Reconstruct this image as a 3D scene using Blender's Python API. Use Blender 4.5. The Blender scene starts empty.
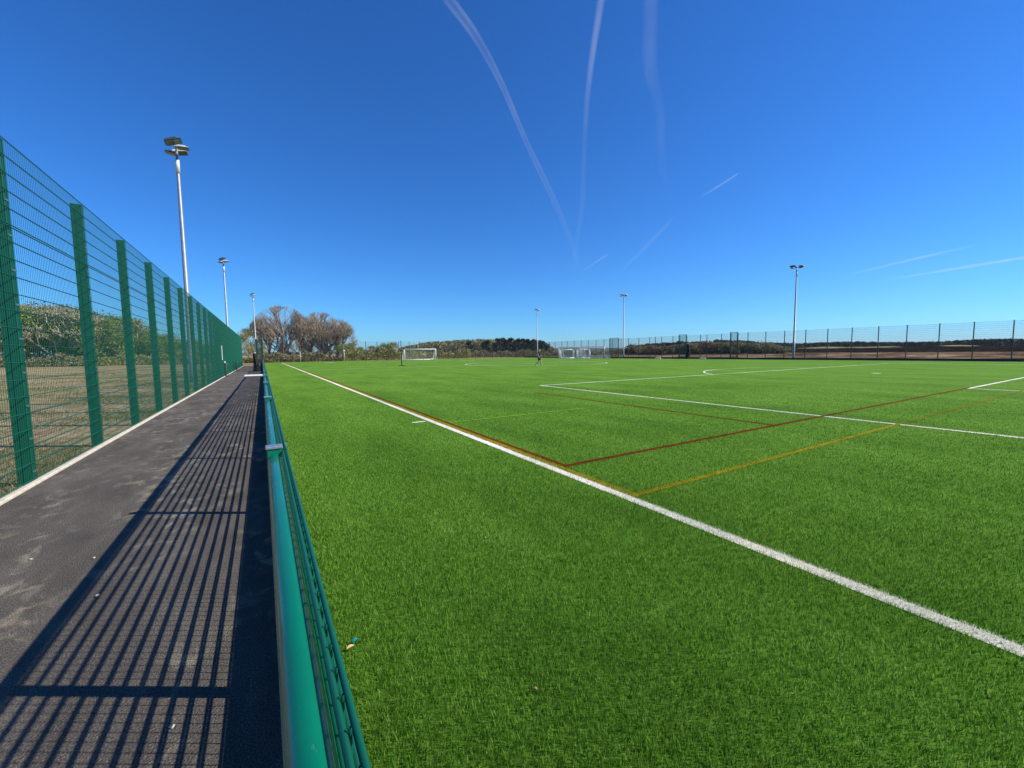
import bpy, math, random
import numpy as np
from mathutils import Vector, Matrix
random.seed(7); RNG = np.random.default_rng(7)
S = bpy.context.scene; C = S.collection
R = math.radians

# ------------------------------------------------------------------ camera, sky, sun
FPX = 411.9; YAW = 0.54277; PIT = 0.07712; ROL = 0.01248; CAMH = 1.5
_F = Vector((math.sin(YAW)*math.cos(PIT), math.cos(YAW)*math.cos(PIT), -math.sin(PIT)))
_R = Vector((math.cos(YAW), -math.sin(YAW), 0)); _U = _R.cross(_F)
_c, _s = math.cos(ROL), math.sin(ROL)
R2 = _c*_R - _s*_U; U2 = _s*_R + _c*_U
cd = bpy.data.cameras.new('camera'); cam = bpy.data.objects.new('camera', cd); C.objects.link(cam)
m = Matrix((R2, U2, -_F)).transposed().to_4x4(); m.translation = Vector((0, 0, CAMH)); cam.matrix_world = m
cd.sensor_width = 36; cd.lens = 36*FPX/1024; cd.clip_start = 0.05; cd.clip_end = 250000
S.camera = cam
SUN_EL = 38.9; SUN_AZ = 122.5
w = bpy.data.worlds.new('World'); S.world = w; w.use_nodes = True
nt = w.node_tree; sk = nt.nodes.new('ShaderNodeTexSky'); sk.sky_type = 'NISHITA'; sk.sun_disc = False
sk.sun_elevation = R(SUN_EL); sk.sun_rotation = R(SUN_AZ); sk.altitude = 0; sk.air_density = 1.0; sk.dust_density = 0.0; sk.ozone_density = 4.0
hs = nt.nodes.new('ShaderNodeHueSaturation'); hs.inputs['Saturation'].default_value = 1.15; hs.inputs['Value'].default_value = 1.0
tint = nt.nodes.new('ShaderNodeMix'); tint.data_type = 'RGBA'; tint.blend_type = 'MULTIPLY'; tint.inputs[0].default_value = 1; tint.inputs[7].default_value = (.40, .93, 1.50, 1)
nt.links.new(sk.outputs[0], hs.inputs['Color']); nt.links.new(hs.outputs[0], tint.inputs[6])
bg = nt.nodes['Background']; nt.links.new(tint.outputs[2], bg.inputs[0]); bg.inputs[1].default_value = 0.086
sd = bpy.data.lights.new('sun', 'SUN'); sd.energy = 5.0; sd.angle = R(0.5); sd.color = (1, .93, .80)
so = bpy.data.objects.new('sun', sd); C.objects.link(so)
sv = Vector((math.sin(R(SUN_AZ))*math.cos(R(SUN_EL)), math.cos(R(SUN_AZ))*math.cos(R(SUN_EL)), math.sin(R(SUN_EL))))
so.rotation_euler = sv.to_track_quat('Z', 'Y').to_euler(); so.location = (30, -20, 40)
S.view_settings.view_transform = 'Standard'; S.view_settings.look = 'None'; S.view_settings.exposure = 0.32; S.view_settings.gamma = 1
S.render.engine = 'CYCLES'
try:
    S.cycles.max_bounces = 6; S.cycles.transparent_max_bounces = 16; S.cycles.volume_bounces = 0
except Exception: pass

def ray(px, py):
    px, py = float(px), float(py)
    d = (px-512)*R2 - (py-384)*U2 + FPX*_F
    return d/math.hypot(d.x, d.y)          # unit horizontal length

# ------------------------------------------------------------------ materials
def mat(name): 
    m = bpy.data.materials.new(name); m.use_nodes = True
    return m, m.node_tree, m.node_tree.nodes['Principled BSDF']
def N(nt, t, **k):
    n = nt.nodes.new(t)
    for a, b in k.items():
        if a in n.inputs: n.inputs[a].default_value = b
        else: setattr(n, a, b)
    return n
def ramp(nt, src, stops, interp='LINEAR'):
    r = nt.nodes.new('ShaderNodeValToRGB'); r.color_ramp.interpolation = interp
    e = r.color_ramp.elements
    while len(e) < len(stops): e.new(0.5)
    for x, (p, c) in zip(e, stops): x.position = p; x.color = (*c, 1) if len(c) == 3 else c
    nt.links.new(src, r.inputs[0]); return r
def noise(nt, scale, detail=4, vec=None, rough=.55, dist=0):
    n = N(nt, 'ShaderNodeTexNoise'); n.inputs['Scale'].default_value = scale; n.inputs['Detail'].default_value = detail
    n.inputs['Roughness'].default_value = rough; n.inputs['Distortion'].default_value = dist
    if vec is not None: nt.links.new(vec, n.inputs['Vector'])
    return n
def coords(nt, scale=(1, 1, 1)):
    t = N(nt, 'ShaderNodeTexCoord'); mp = N(nt, 'ShaderNodeMapping'); mp.inputs['Scale'].default_value = scale
    nt.links.new(t.outputs['Object'], mp.inputs[0]); return mp.outputs[0]
def mix(nt, a, b, f, mode='MIX'):
    n = nt.nodes.new('ShaderNodeMix'); n.data_type = 'RGBA'; n.blend_type = mode
    for s, v in ((n.inputs[6], a), (n.inputs[7], b), (n.inputs[0], f)):
        if hasattr(v, 'links') or hasattr(v, 'is_linked'): nt.links.new(v, s)
        elif isinstance(v, (int, float)): s.default_value = v
        else: s.default_value = (*v, 1)
    return n.outputs[2]
def bump(nt, h, p, strength, dist):
    b = N(nt, 'ShaderNodeBump'); b.inputs['Strength'].default_value = strength; b.inputs['Distance'].default_value = dist
    nt.links.new(h, b.inputs['Height']); nt.links.new(b.outputs[0], p.inputs['Normal'])
def simple(name, col, rough=.5, metal=0, var=.15, scale=6, spec=.5, bmp=0, coat=0):
    m, t, p = mat(name); v = coords(t); n = noise(t, scale, 5, v)
    lo = tuple(c*(1-var) for c in col); hi = tuple(min(1, c*(1+var)) for c in col)
    r = ramp(t, n.outputs[0], [(.3, lo), (.7, hi)]); t.links.new(r.outputs[0], p.inputs['Base Color'])
    p.inputs['Roughness'].default_value = rough; p.inputs['Metallic'].default_value = metal; p.inputs['Specular IOR Level'].default_value = spec
    p.inputs['Coat Weight'].default_value = coat; p.inputs['Coat Roughness'].default_value = .15
    if bmp:
        n2 = noise(t, scale*12, 3, v); bump(t, n2.outputs[0], p, bmp, .002)
    return m
M = {}
M['fence_green'] = simple('powder_coated_green', (.001, .080, .045), .45, var=.12, scale=3, spec=.3)
M['shaded_post'] = simple('shaded_green_post', (.010, .034, .028), .5, var=.15, scale=3)  # fence green darkened: shade of the backlit side put into the colour
M['shaded_wire'] = simple('shaded_green_wire', (.012, .045, .036), .5, var=.1)  # wire green with the same backlit shade in its base colour
M['wire_green'] = simple('green_wire', (.003, .10, .055), .4, var=.1, scale=3)
M['rail_green'] = simple('rail_green_paint', (.001, .165, .085), .3, var=.08, scale=9, coat=.3)
m_, t_, p_ = M['rail_green'], M['rail_green'].node_tree, M['rail_green'].node_tree.nodes['Principled BSDF']
src = p_.inputs['Base Color'].links[0].from_socket; vv = coords(t_, (1, .25, 1)); n_ = noise(t_, 30, 7, vv, .75, .5); n2_ = noise(t_, 2.5, 3, coords(t_), .5)
r_ = ramp(t_, n_.outputs[0], [(.66, (0, 0, 0)), (.70, (1, 1, 1))]); r2_ = ramp(t_, n2_.outputs[0], [(.5, (0, 0, 0)), (.62, (.55, .55, .55))])
f_ = N(t_, 'ShaderNodeMath', operation='MULTIPLY'); t_.links.new(r_.outputs[0], f_.inputs[0]); t_.links.new(r2_.outputs[0], f_.inputs[1])
t_.links.new(mix(t_, src, (.45, .5, .46), f_.outputs[0]), p_.inputs['Base Color']); rr_ = ramp(t_, n2_.outputs[0], [(.35, (.16, .16, .16)), (.65, (.38, .38, .38))]); t_.links.new(rr_.outputs[0], p_.inputs['Roughness'])
M['galv'] = simple('galvanised_steel', (.30, .32, .34), .5, metal=.5, var=.12, scale=4)
M['galv_cap'] = simple('galvanised_cap', (.42, .44, .46), .38, metal=.7, var=.15, scale=60)
M['lamp_dark'] = simple('dark_lamp_casing', (.05, .055, .06), .45, var=.1)
M['lamp_grey'] = simple('grey_lamp_casing', (.55, .56, .57), .45, var=.08)
M['lamp_lens'] = simple('lamp_lens', (.10, .11, .12), .15, var=.1)
M['board'] = simple('dark_kickboard', (.018, .022, .02), .7, var=.3, scale=5, bmp=.3)
M['goal_white'] = simple('white_goal_paint', (.82, .82, .8), .4, var=.04)
M['net'] = simple('white_net_cord', (.75, .74, .70), .8, var=.1)
M['black_net'] = simple('black_bunched_netting', (.012, .013, .014), .9, var=.4, scale=20, bmp=.8)
M['edging'] = simple('pale_concrete_edging', (.60, .54, .44), .85, var=.18, scale=14, bmp=.5)
M['slab'] = simple('pale_concrete_slab', (.72, .70, .66), .85, var=.08, scale=6, bmp=.4)
M['pale_plate'] = simple('pale_metal_strip', (.7, .74, .7), .5, var=.06)
M['rust_leaf'] = simple('dry_leaf', (.52, .36, .17), .7, var=.25, scale=60)
M['teal_plastic'] = simple('teal_plastic', (.01, .28, .30), .35, var=.1)
M['stone'] = simple('pale_stone', (.55, .53, .48), .8, var=.2, scale=40)

def turf_mat(name, dark, mid, light, sheet=True):
    m, t, p = mat(name); v = coords(t)
    vs = coords(t, (1, .35, 1))
    big = noise(t, .7, 6, vs, .62); med = noise(t, 7, 5, v, .65)
    if sheet:
        fine = noise(t, 160, 6, v, .75)
        f = N(t, 'ShaderNodeMath', operation='MULTIPLY_ADD'); t.links.new(med.outputs[0], f.inputs[0]); f.inputs[1].default_value = .45
        t.links.new(fine.outputs[0], f.inputs[2])
        r = ramp(t, f.outputs[0], [(.48, dark), (.70, mid), (.92, light)])
        c = r.outputs[0]
        bump(t, fine.outputs[0], p, .9, .012)
    else:
        g = N(t, 'ShaderNodeNewGeometry')
        r = ramp(t, g.outputs['Random Per Island'], [(0, dark), (.55, mid), (1, light)]); c = r.outputs[0]
    rb = ramp(t, big.outputs[0], [(.34, (.74, .80, .8)), (.5, (1, 1, 1)), (.66, (1.22, 1.15, 1.35))])
    c = mix(t, c, rb.outputs[0], 1.0, 'MULTIPLY')
    t.links.new(c, p.inputs['Base Color'])
    p.inputs['Roughness'].default_value = .5 if not sheet else .9; p.inputs['Specular IOR Level'].default_value = .22 if not sheet else .02
    if not sheet:
        tr = N(t, 'ShaderNodeBsdfTranslucent'); t.links.new(c, tr.inputs[0]); ms = N(t, 'ShaderNodeMixShader'); ms.inputs[0].default_value = .33
        t.links.new(p.outputs[0], ms.inputs[1]); t.links.new(tr.outputs[0], ms.inputs[2])
        t.links.new(ms.outputs[0], t.nodes['Material Output'].inputs[0])
    return m
M['turf'] = turf_mat('artificial_turf', (.055, .125, .012), (.112, .238, .022), (.18, .32, .05))
M['blade'] = turf_mat('turf_fibre', (.024, .10, .012), (.120, .330, .014), (.34, .55, .11), False)
def line_mats(key, a, b, c):
    M[key] = turf_mat(key+'_line_sheet', a, b, c); M[key+'_blade'] = turf_mat(key+'_line_fibre', a, b, c, False)
line_mats('white', (.72, .67, .50), (.88, .84, .68), (.92, .90, .80))
line_mats('yellow', (.12, .16, .008), (.25, .235, .010), (.36, .32, .02))
line_mats('ochre', (.10, .14, .01), (.17, .18, .012), (.22, .24, .02))
line_mats('red', (.09, .014, .004), (.17, .022, .008), (.23, .04, .012))
line_mats('pale', (.12, .27, .02), (.20, .36, .03), (.26, .42, .05))

# tarmac
m, t, p = mat('tarmac'); v = coords(t); vs = coords(t, (1.6, .55, 1))
agg = N(t, 'ShaderNodeTexVoronoi'); agg.inputs['Scale'].default_value = 130; t.links.new(v, agg.inputs['Vector'])
fn = noise(t, 120, 5, v, .8); lg = noise(t, 1.6, 6, vs, .6, .4); st = noise(t, 6.5, 6, coords(t, (1.0, .7, 1)), .62, .6); clus = noise(t, .9, 3, vs, .5)
base = ramp(t, lg.outputs[0], [(.3, (.082, .073, .063)), (.52, (.118, .105, .091)), (.72, (.165, .147, .128))])
sp = ramp(t, fn.outputs[0], [(.38, (.4, .4, .4)), (.53, (1, 1, 1)), (.64, (2.1, 2.05, 1.92))])
c = mix(t, base.outputs[0], sp.outputs[0], 1, 'MULTIPLY')
sm = ramp(t, st.outputs[0], [(.51, (0, 0, 0)), (.64, (1, 1, 1))]); cm = ramp(t, clus.outputs[0], [(.44, (0, 0, 0)), (.58, (1, 1, 1))])
mm = N(t, 'ShaderNodeMath', operation='MULTIPLY'); t.links.new(sm.outputs[0], mm.inputs[0]); t.links.new(cm.outputs[0], mm.inputs[1])
m2 = N(t, 'ShaderNodeMath', operation='MULTIPLY'); t.links.new(mm.outputs[0], m2.inputs[0]); t.links.new(sp.outputs[0], m2.inputs[1])
m3 = N(t, 'ShaderNodeMath', operation='MULTIPLY'); t.links.new(m2.outputs[0], m3.inputs[0]); m3.inputs[1].default_value = .6; m3.use_clamp = True
c = mix(t, c, (.42, .36, .25), m3.outputs[0]); t.links.new(c, p.inputs['Base Color']); p.inputs['Roughness'].default_value = .9; p.inputs['Specular IOR Level'].default_value = .15
ah = N(t, 'ShaderNodeMath', operation='ADD'); t.links.new(agg.outputs[0], ah.inputs[0]); t.links.new(fn.outputs[0], ah.inputs[1])
bump(t, ah.outputs[0], p, .9, .006); M['tarmac'] = m

# rough ground
m, t, p = mat('rough_ground'); v = coords(t); vs = coords(t, (1, .45, 1))
g1 = noise(t, .13, 6, v, .6); g2 = noise(t, 1.7, 8, v, .7); g3 = noise(t, 14, 6, v, .7)
a = ramp(t, g2.outputs[0], [(.3, (.18, .12, .06)), (.5, (.40, .29, .16)), (.7, (.58, .45, .28))])
b = ramp(t, g2.outputs[0], [(.3, (.08, .11, .035)), (.6, (.17, .20, .07)), (.8, (.28, .27, .12))])
gm = ramp(t, g1.outputs[0], [(.46, (0, 0, 0)), (.66, (1, 1, 1))])
c = mix(t, a.outputs[0], b.outputs[0], gm.outputs[0])
r3 = ramp(t, g3.outputs[0], [(.3, (.55, .55, .55)), (.7, (1.35, 1.35, 1.35))]); c = mix(t, c, r3.outputs[0], 1, 'MULTIPLY')
t.links.new(c, p.inputs['Base Color']); p.inputs['Roughness'].default_value = 1; p.inputs['Specular IOR Level'].default_value = .05; bump(t, g3.outputs[0], p, .8, .05); M['rough'] = m
def soil(name, cols, sc):
    m, t, p = mat(name); v = coords(t, (.6, 1, 1.5)); n1 = noise(t, sc*3, 8, v, .75)
    r = ramp(t, n1.outputs[0], [(.38, cols[0]), (.5, cols[1]), (.62, cols[2])]); t.links.new(r.outputs[0], p.inputs['Base Color']); p.inputs['Roughness'].default_value = 1; p.inputs['Specular IOR Level'].default_value = 0
    bump(t, n1.outputs[0], p, .7, .3); return m
M['soil'] = soil('bare_soil', ((.055, .035, .022), (.15, .098, .06), (.38, .28, .17)), .05)
M['dark_soil'] = soil('dark_turned_soil', ((.010, .007, .006), (.02, .014, .011), (.04, .028, .02)), .2)
M['straw_bank'] = soil('dry_grass_strip', ((.16, .15, .07), (.24, .21, .11), (.32, .28, .16)), .2)
M['far_land'] = soil('distant_farmland', ((.035, .05, .02), (.07, .085, .035), (.12, .12, .06)), .01)

def leafmat(name, cols, trans=.25):
    m, t, p = mat(name); g = N(t, 'ShaderNodeNewGeometry'); v = coords(t); n1 = noise(t, .5, 4, v)
    r = ramp(t, g.outputs['Random Per Island'], [(i/(len(cols)-1), c) for i, c in enumerate(cols)])
    rb = ramp(t, n1.outputs[0], [(.3, (.7, .7, .7)), (.7, (1.3, 1.3, 1.3))]); c = mix(t, r.outputs[0], rb.outputs[0], 1, 'MULTIPLY')
    t.links.new(c, p.inputs['Base Color']); p.inputs['Roughness'].default_value = .7; p.inputs['Specular IOR Level'].default_value = .2
    tr = N(t, 'ShaderNodeBsdfTranslucent'); t.links.new(c, tr.inputs[0]); ms = N(t, 'ShaderNodeMixShader'); ms.inputs[0].default_value = trans
    t.links.new(p.outputs[0], ms.inputs[1]); t.links.new(tr.outputs[0], ms.inputs[2]); t.links.new(ms.outputs[0], t.nodes['Material Output'].inputs[0])
    return m
M['olive_leaf'] = leafmat('olive_spring_leaf', [(.12, .13, .04), (.27, .27, .08), (.40, .39, .13), (.34, .26, .14)])
M['green_leaf'] = leafmat('fresh_green_leaf', [(.10, .15, .03), (.20, .27, .06), (.31, .38, .11)])
M['brown_leaf'] = leafmat('russet_bud', [(.15, .085, .05), (.26, .16, .085), (.34, .23, .12)])
M['dull_leaf'] = leafmat('dull_brown_green_crown', [(.11, .095, .05), (.23, .20, .10), (.25, .24, .09), (.42, .36, .24)])
M['pine_leaf'] = leafmat('dark_pine_needles', [(.012, .024, .014), (.028, .044, .024), (.055, .07, .036)], .1)
M['dry_blade'] = leafmat('dry_grass_blade', [(.06, .09, .02), (.17, .16, .06), (.28, .23, .12), (.10, .15, .03)])
M['bark'] = simple('grey_brown_bark', (.20, .16, .13), .9, var=.3, scale=3)
M['twig'] = simple('pale_twig', (.32, .255, .18), .85, var=.3, scale=.6)
M['sunlit_bark'] = simple('pale_sunlit_bark', (.50, .44, .32), .85, var=.25, scale=1)  # lighter bark: sunshine on the branches put into the base colour

# ------------------------------------------------------------------ mesh helpers
class MB:
    def __init__(s): s.V = []; s.Fc = []; s.n = 0; s.mi = []; s.smooth = []
    def add(s, V, Fc, mi=0, smooth=False):
        V = np.asarray(V, float); s.V.append(V)
        for f in Fc: s.Fc.append([i+s.n for i in f]); s.mi.append(mi); s.smooth.append(smooth)
        s.n += len(V)
    def box(s, x0, x1, y0, y1, z0, z1, mi=0):
        s.add([(x0,y0,z0),(x1,y0,z0),(x1,y1,z0),(x0,y1,z0),(x0,y0,z1),(x1,y0,z1),(x1,y1,z1),(x0,y1,z1)],
              [(0,3,2,1),(4,5,6,7),(0,1,5,4),(1,2,6,5),(2,3,7,6),(3,0,4,7)], mi); return s
    def bevbox(s, x0, x1, y0, y1, z0, z1, b):
        # box with chamfered vertical edges and a chamfered top
        def ring(i, z): return [(x0+i+b,y0+i,z),(x1-i-b,y0+i,z),(x1-i,y0+i+b,z),(x1-i,y1-i-b,z),(x1-i-b,y1-i,z),(x0+i+b,y1-i,z),(x0+i,y1-i-b,z),(x0+i,y0+i+b,z)]
        V = ring(0, z0)+ring(0, z1-b)+ring(b*.8, z1); Fc = [list(range(8))[::-1], list(range(16, 24))]
        for k in (0, 8):
            for i in range(8): j = (i+1) % 8; Fc.append((k+i, k+j, k+8+j, k+8+i))
        s.add(V, Fc); return s
    def tube(s, pts, rad, seg=8, mi=0, smooth=True, cap=True):
        pts = [Vector(q) for q in pts]; n = len(pts)
        rad = [rad]*n if isinstance(rad, (int, float)) else rad
        V = []; up0 = None
        for i, q in enumerate(pts):
            d = (pts[min(i+1, n-1)]-pts[max(i-1, 0)]).normalized()
            if up0 is None: up0 = Vector((0, 0, 1)) if abs(d.z) < .9 else Vector((1, 0, 0))
            a = d.cross(up0).normalized(); b = a.cross(d).normalized(); up0 = b
            for k in range(seg):
                t = 2*math.pi*k/seg; V.append(q+rad[i]*(math.cos(t)*a+math.sin(t)*b))
        Fc = []
        for i in range(n-1):
            for k in range(seg):
                k2 = (k+1) % seg; Fc.append((i*seg+k, i*seg+k2, (i+1)*seg+k2, (i+1)*seg+k))
        if cap: Fc += [list(range(seg))[::-1], list(range((n-1)*seg, n*seg))]
        s.add([tuple(q) for q in V], Fc, mi, smooth); return s
    def rot(s, M4):
        s.V = [np.array([tuple(M4 @ Vector(q)) for q in A]) for A in s.V]; return s
    def mesh(s, name, mats):
        me = bpy.data.meshes.new(name); V = np.concatenate(s.V) if s.V else np.zeros((0, 3))
        me.from_pydata(V.tolist(), [], s.Fc)
        for mm in (mats if isinstance(mats, (list, tuple)) else [mats]): me.materials.append(mm)
        if any(s.mi): me.polygons.foreach_set('material_index', s.mi)
        if any(s.smooth): me.polygons.foreach_set('use_smooth', s.smooth)
        me.update(); return me
    def build(s, name, mats, parent=None, loc=None):
        return link(name, s.mesh(name, mats), parent, loc)
def link(name, me, parent=None, loc=None):
    o = bpy.data.objects.new(name, me); C.objects.link(o)
    if parent is not None: o.parent = parent
    if loc is not None: o.location = loc
    return o
def thing(name, label, cat, loc=(0, 0, 0), rz=0, group=None):
    o = bpy.data.objects.new(name, None); o.empty_display_size = .2; C.objects.link(o); o.location = loc; o.rotation_euler = (0, 0, rz)
    return tag(o, label, cat, group)
def tag(o, label, cat, group=None, kind=None):
    o['label'] = label; o['category'] = cat
    if group: o['group'] = group
    if kind: o['kind'] = kind
    return o
def struct(o, kind='structure', label=None, cat=None):
    o['kind'] = kind
    if label: o['label'] = label; o['category'] = cat
    return o
def tree_copy(root, loc, rz=0, sc=1, label=None, group=None):
    r = root.copy(); C.objects.link(r); r.location = loc; r.rotation_euler = (0, 0, rz); r.scale = (sc, sc, sc) if isinstance(sc, (int, float)) else sc
    if label: r['label'] = label
    if group: r['group'] = group
    for ch in list(root.children):
        c = ch.copy(); C.objects.link(c); c.parent = r
        for g in list(ch.children):
            d = g.copy(); C.objects.link(d); d.parent = c
    return r
def fast_mesh(name, V, nv, material):
    """V: (n*nv,3) array of separate polygons with nv vertices each"""
    me = bpy.data.meshes.new(name); n = len(V)//nv
    me.vertices.add(len(V)); me.vertices.foreach_set('co', np.asarray(V, np.float32).ravel())
    me.loops.add(len(V)); me.loops.foreach_set('vertex_index', np.arange(len(V), dtype=np.int32))
    me.polygons.add(n); me.polygons.foreach_set('loop_start', np.arange(0, len(V), nv, dtype=np.int32))
    me.polygons.foreach_set('loop_total', np.full(n, nv, dtype=np.int32))
    me.materials.append(material); me.update(); me.validate(); return me
def indexed_mesh(name, V, Fq, material):
    me = bpy.data.meshes.new(name); n, k = Fq.shape
    me.vertices.add(len(V)); me.vertices.foreach_set('co', np.asarray(V, np.float32).ravel())
    me.loops.add(n*k); me.loops.foreach_set('vertex_index', Fq.astype(np.int32).ravel())
    me.polygons.add(n); me.polygons.foreach_set('loop_start', np.arange(0, n*k, k, dtype=np.int32))
    me.polygons.foreach_set('loop_total', np.full(n, k, dtype=np.int32))
    me.materials.append(material); me.update(); me.validate(); return me

# ------------------------------------------------------------------ ground, path, turf
GZ = -0.03
def grid_sheet(name, x0, x1, y0, y1, nx, ny, zf, material):
    xs = np.linspace(x0, x1, nx+1); ys = np.linspace(y0, y1, ny+1); X, Y = np.meshgrid(xs, ys, indexing='ij')
    Z = zf(X, Y); V = np.stack([X, Y, Z], -1).reshape(-1, 3); idx = np.arange((nx+1)*(ny+1)).reshape(nx+1, ny+1)
    Fq = np.stack([idx[:-1, :-1], idx[1:, :-1], idx[1:, 1:], idx[:-1, 1:]], -1).reshape(-1, 4)
    return link(name, indexed_mesh(name, V, Fq, material))
struct(grid_sheet('ground', -6000, 9000, -3000, 9000, 8, 8, lambda X, Y: 0*X+GZ, M['rough']))
PATH_END = 69.0
mb = MB(); mb.box(-2.37, .034, -6, PATH_END, -.2, 0); struct(mb.build('path', M['tarmac']))
mb = MB(); mb.bevbox(-2.44, -2.374, -6, PATH_END, -.2, .03, .008); struct(mb.build('path_edging', M['edging']))
TX0, TX1, TY0, TY1 = .06, 61.9, -12, 95.8
mb = MB(); mb.box(TX0, TX1, TY0, TY1, -.2, 0); struct(mb.build('artificial_pitch', M['turf']))
mb = MB(); mb.box(62.2, 205, -60, 330, -.2, -.012); struct(mb.build('soil_field', M['soil']))

# markings: (name, colour, list of pieces); pieces: ('r',x0,x1,y0,y1) or ('a',cx,cy,r,w,a0,a1)
LW = .115; TL = 3.12; CX = 30.7; G0 = -1.45; G1 = 91.2; HW = 44.8; FAR = 58.3
def rect_lines(x0, x1, y0, y1, w=LW, sides='lrtb'):
    h = w/2; P = []
    if 'l' in sides: P.append(('r', x0-h, x0+h, y0-h, y1+h))
    if 'r' in sides: P.append(('r', x1-h, x1+h, y0-h, y1+h))
    if 'b' in sides: P.append(('r', x0+h, x1-h, y0-h, y0+h))
    if 't' in sides: P.append(('r', x0+h, x1-h, y1-h, y1+h))
    return P
PH = 20.16; AR = math.acos(5.5/9.15)
marks = [
 ('touchline', 'white', rect_lines(TL, FAR, G0, G1) + [('r', TL+.06, FAR-.06, HW-.05, HW+.05)]),
 ('penalty_area_line', 'white', rect_lines(CX-PH, CX+PH, G0, 15.02, .1, 'lrt') + [('a', CX, 9.6, 9.15, .1, math.pi/2-AR-.01, math.pi/2+AR+.01)] + [('a', CX, 9.6, .11, .22, 0, 6.2832)]),
 ('goal_area_line', 'white', rect_lines(CX-9.16, CX+9.16, G0, 4.12, .1, 'lrt')),
 ('far_penalty_area_line', 'white', rect_lines(CX-PH, CX+PH, G1-16.5, G1, .1, 'lrb')),
 ('centre_circle', 'white', [('a', CX, HW, 9.15, .12, 0, 6.2832)]),
 ('corner_dash', 'white', [('r', 2.70, 3.0, 8.63, 8.73)]),
 ('yellow_line', 'yellow', [('r', TL+.07, TL+.16, 2.87, 88), ('r', TL+.16, 10.5, 2.875, 2.955)]),
 ('worn_yellow_line', 'ochre', [('r', 10.5, 24.5, 2.88, 2.95)]),
 ('red_line', 'red', [('r', TL+.175, TL+.235, 4.14, 88), ('r', TL+.235, 21.9, 4.14, 4.21), ('r', 8.50, 8.56, 4.21, 12.5)]),
 ('pale_yellow_line', 'pale', [('r', TL+.24, 10.5, 13.33, 13.42), ('r', TL+.24, 7.2, 8.17, 8.25), ('r', TL+.24, 16, 43.0, 43.1)]),
]
AR2 = [('a', CX, G1-11, 9.15, .1, -math.pi/2-AR, -math.pi/2+AR)]
marks[3][2].extend(AR2)
Hpile = .004
def mark_mesh(name, pieces, material, z):
    mb = MB()
    for q in pieces:
        if q[0] == 'r':
            _, x0, x1, y0, y1 = q; mb.add([(x0,y0,z),(x1,y0,z),(x1,y1,z),(x0,y1,z)], [(0,1,2,3)])
        else:
            _, cx, cy, r, w_, a0, a1 = q; n = 96; V = []
            for i in range(n+1):
                a = a0+(a1-a0)*i/n
                for rr in (max(r-w_/2, 0.001), r+w_/2): V.append((cx+rr*math.cos(a), cy+rr*math.sin(a), z))
            mb.add(V, [(2*i, 2*i+1, 2*i+3, 2*i+2) for i in range(n)])
    return struct(mb.build(name, material))
def inside(q, x, y):
    if q[0] == 'r': return (x > q[1]) & (x < q[2]) & (y > q[3]) & (y < q[4])
    _, cx, cy, r, w_, a0, a1 = q
    rr = np.hypot(x-cx, y-cy); a = np.arctan2(y-cy, x-cx)
    return (abs(rr-r) < w_/2) & (((a-a0) % (2*math.pi)) < (a1-a0))

# fibres standing up near the camera, thinning with distance
rho0 = 38000; r0 = 2.3; rmax = 28; th = R(112)
tot = int(rho0*th*(r0*r0/2)*math.log(1+(rmax/r0)**2))
u = RNG.random(tot); rr = r0*np.sqrt((1+(rmax/r0)**2)**u-1); aa = RNG.random(tot)*th
gx = rr*np.sin(aa); gy = rr*np.cos(aa)
ok = (gx > TX0+.004) & (gx < TX1) & (rr > .55); gx, gy, rr = gx[ok], gy[ok], rr[ok]
n = len(gx); fade = np.clip(1-(rr-3)/(rmax-3), .12, 1)
hh = (.019+.013*RNG.random(n))*fade; ww = .0016*(1+rr/4.2)*(.7+.6*RNG.random(n))
ta = RNG.random(n)*6.283
# brushed clumps: nearby fibres lean the same way
ph = 2.2*np.sin(gx*2.3+1.1*np.sin(gy*1.7))+2.0*np.sin(gy*1.9+1.3*np.sin(gx*2.9))+1.3*np.sin(gx*7.1+gy*5.3)
le = .05+.5*RNG.random(n); la = ph+RNG.normal(0, 1.7, n)
bx, by = np.cos(ta)*ww/2, np.sin(ta)*ww/2; lx, ly = np.cos(la)*hh*le, np.sin(la)*hh*le
A = np.stack([gx-bx, gy-by, 0*gx], -1); B = np.stack([gx+bx, gy+by, 0*gx], -1); D = np.stack([gx+lx, gy+ly, hh], -1)
# a waist so the fibre keeps its width
B2 = np.stack([gx+bx*.8+lx*.45, gy+by*.8+ly*.45, hh*.62], -1); A2 = np.stack([gx-bx*.8+lx*.45, gy-by*.8+ly*.45, hh*.62], -1)
P5 = np.stack([A, B, B2, D, A2], 1)
jx, jy = gx+RNG.normal(0, .0035, n), gy+RNG.normal(0, .0035, n)
owner = np.zeros(n, int)
for k, (nm, colr, pieces) in enumerate(marks):
    for q in pieces: owner[(owner == 0) & inside(q, jx, jy)] = k+1
for k, (nm, colr, pieces) in enumerate(marks):
    o = mark_mesh(nm, pieces, M[colr], .004+.0008*k)
    sel = owner == k+1
    if sel.sum() > 20:
        f = link('turf_fibre', fast_mesh('turf_fibre', P5[sel].reshape(-1, 3), 5, M[colr+'_blade']), o)
struct(link('turf_fibres', fast_mesh('turf_fibres', P5[owner == 0].reshape(-1, 3), 5, M['blade'])), 'stuff', 'bright green upright fibres of the artificial turf', 'turf fibres')

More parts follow.
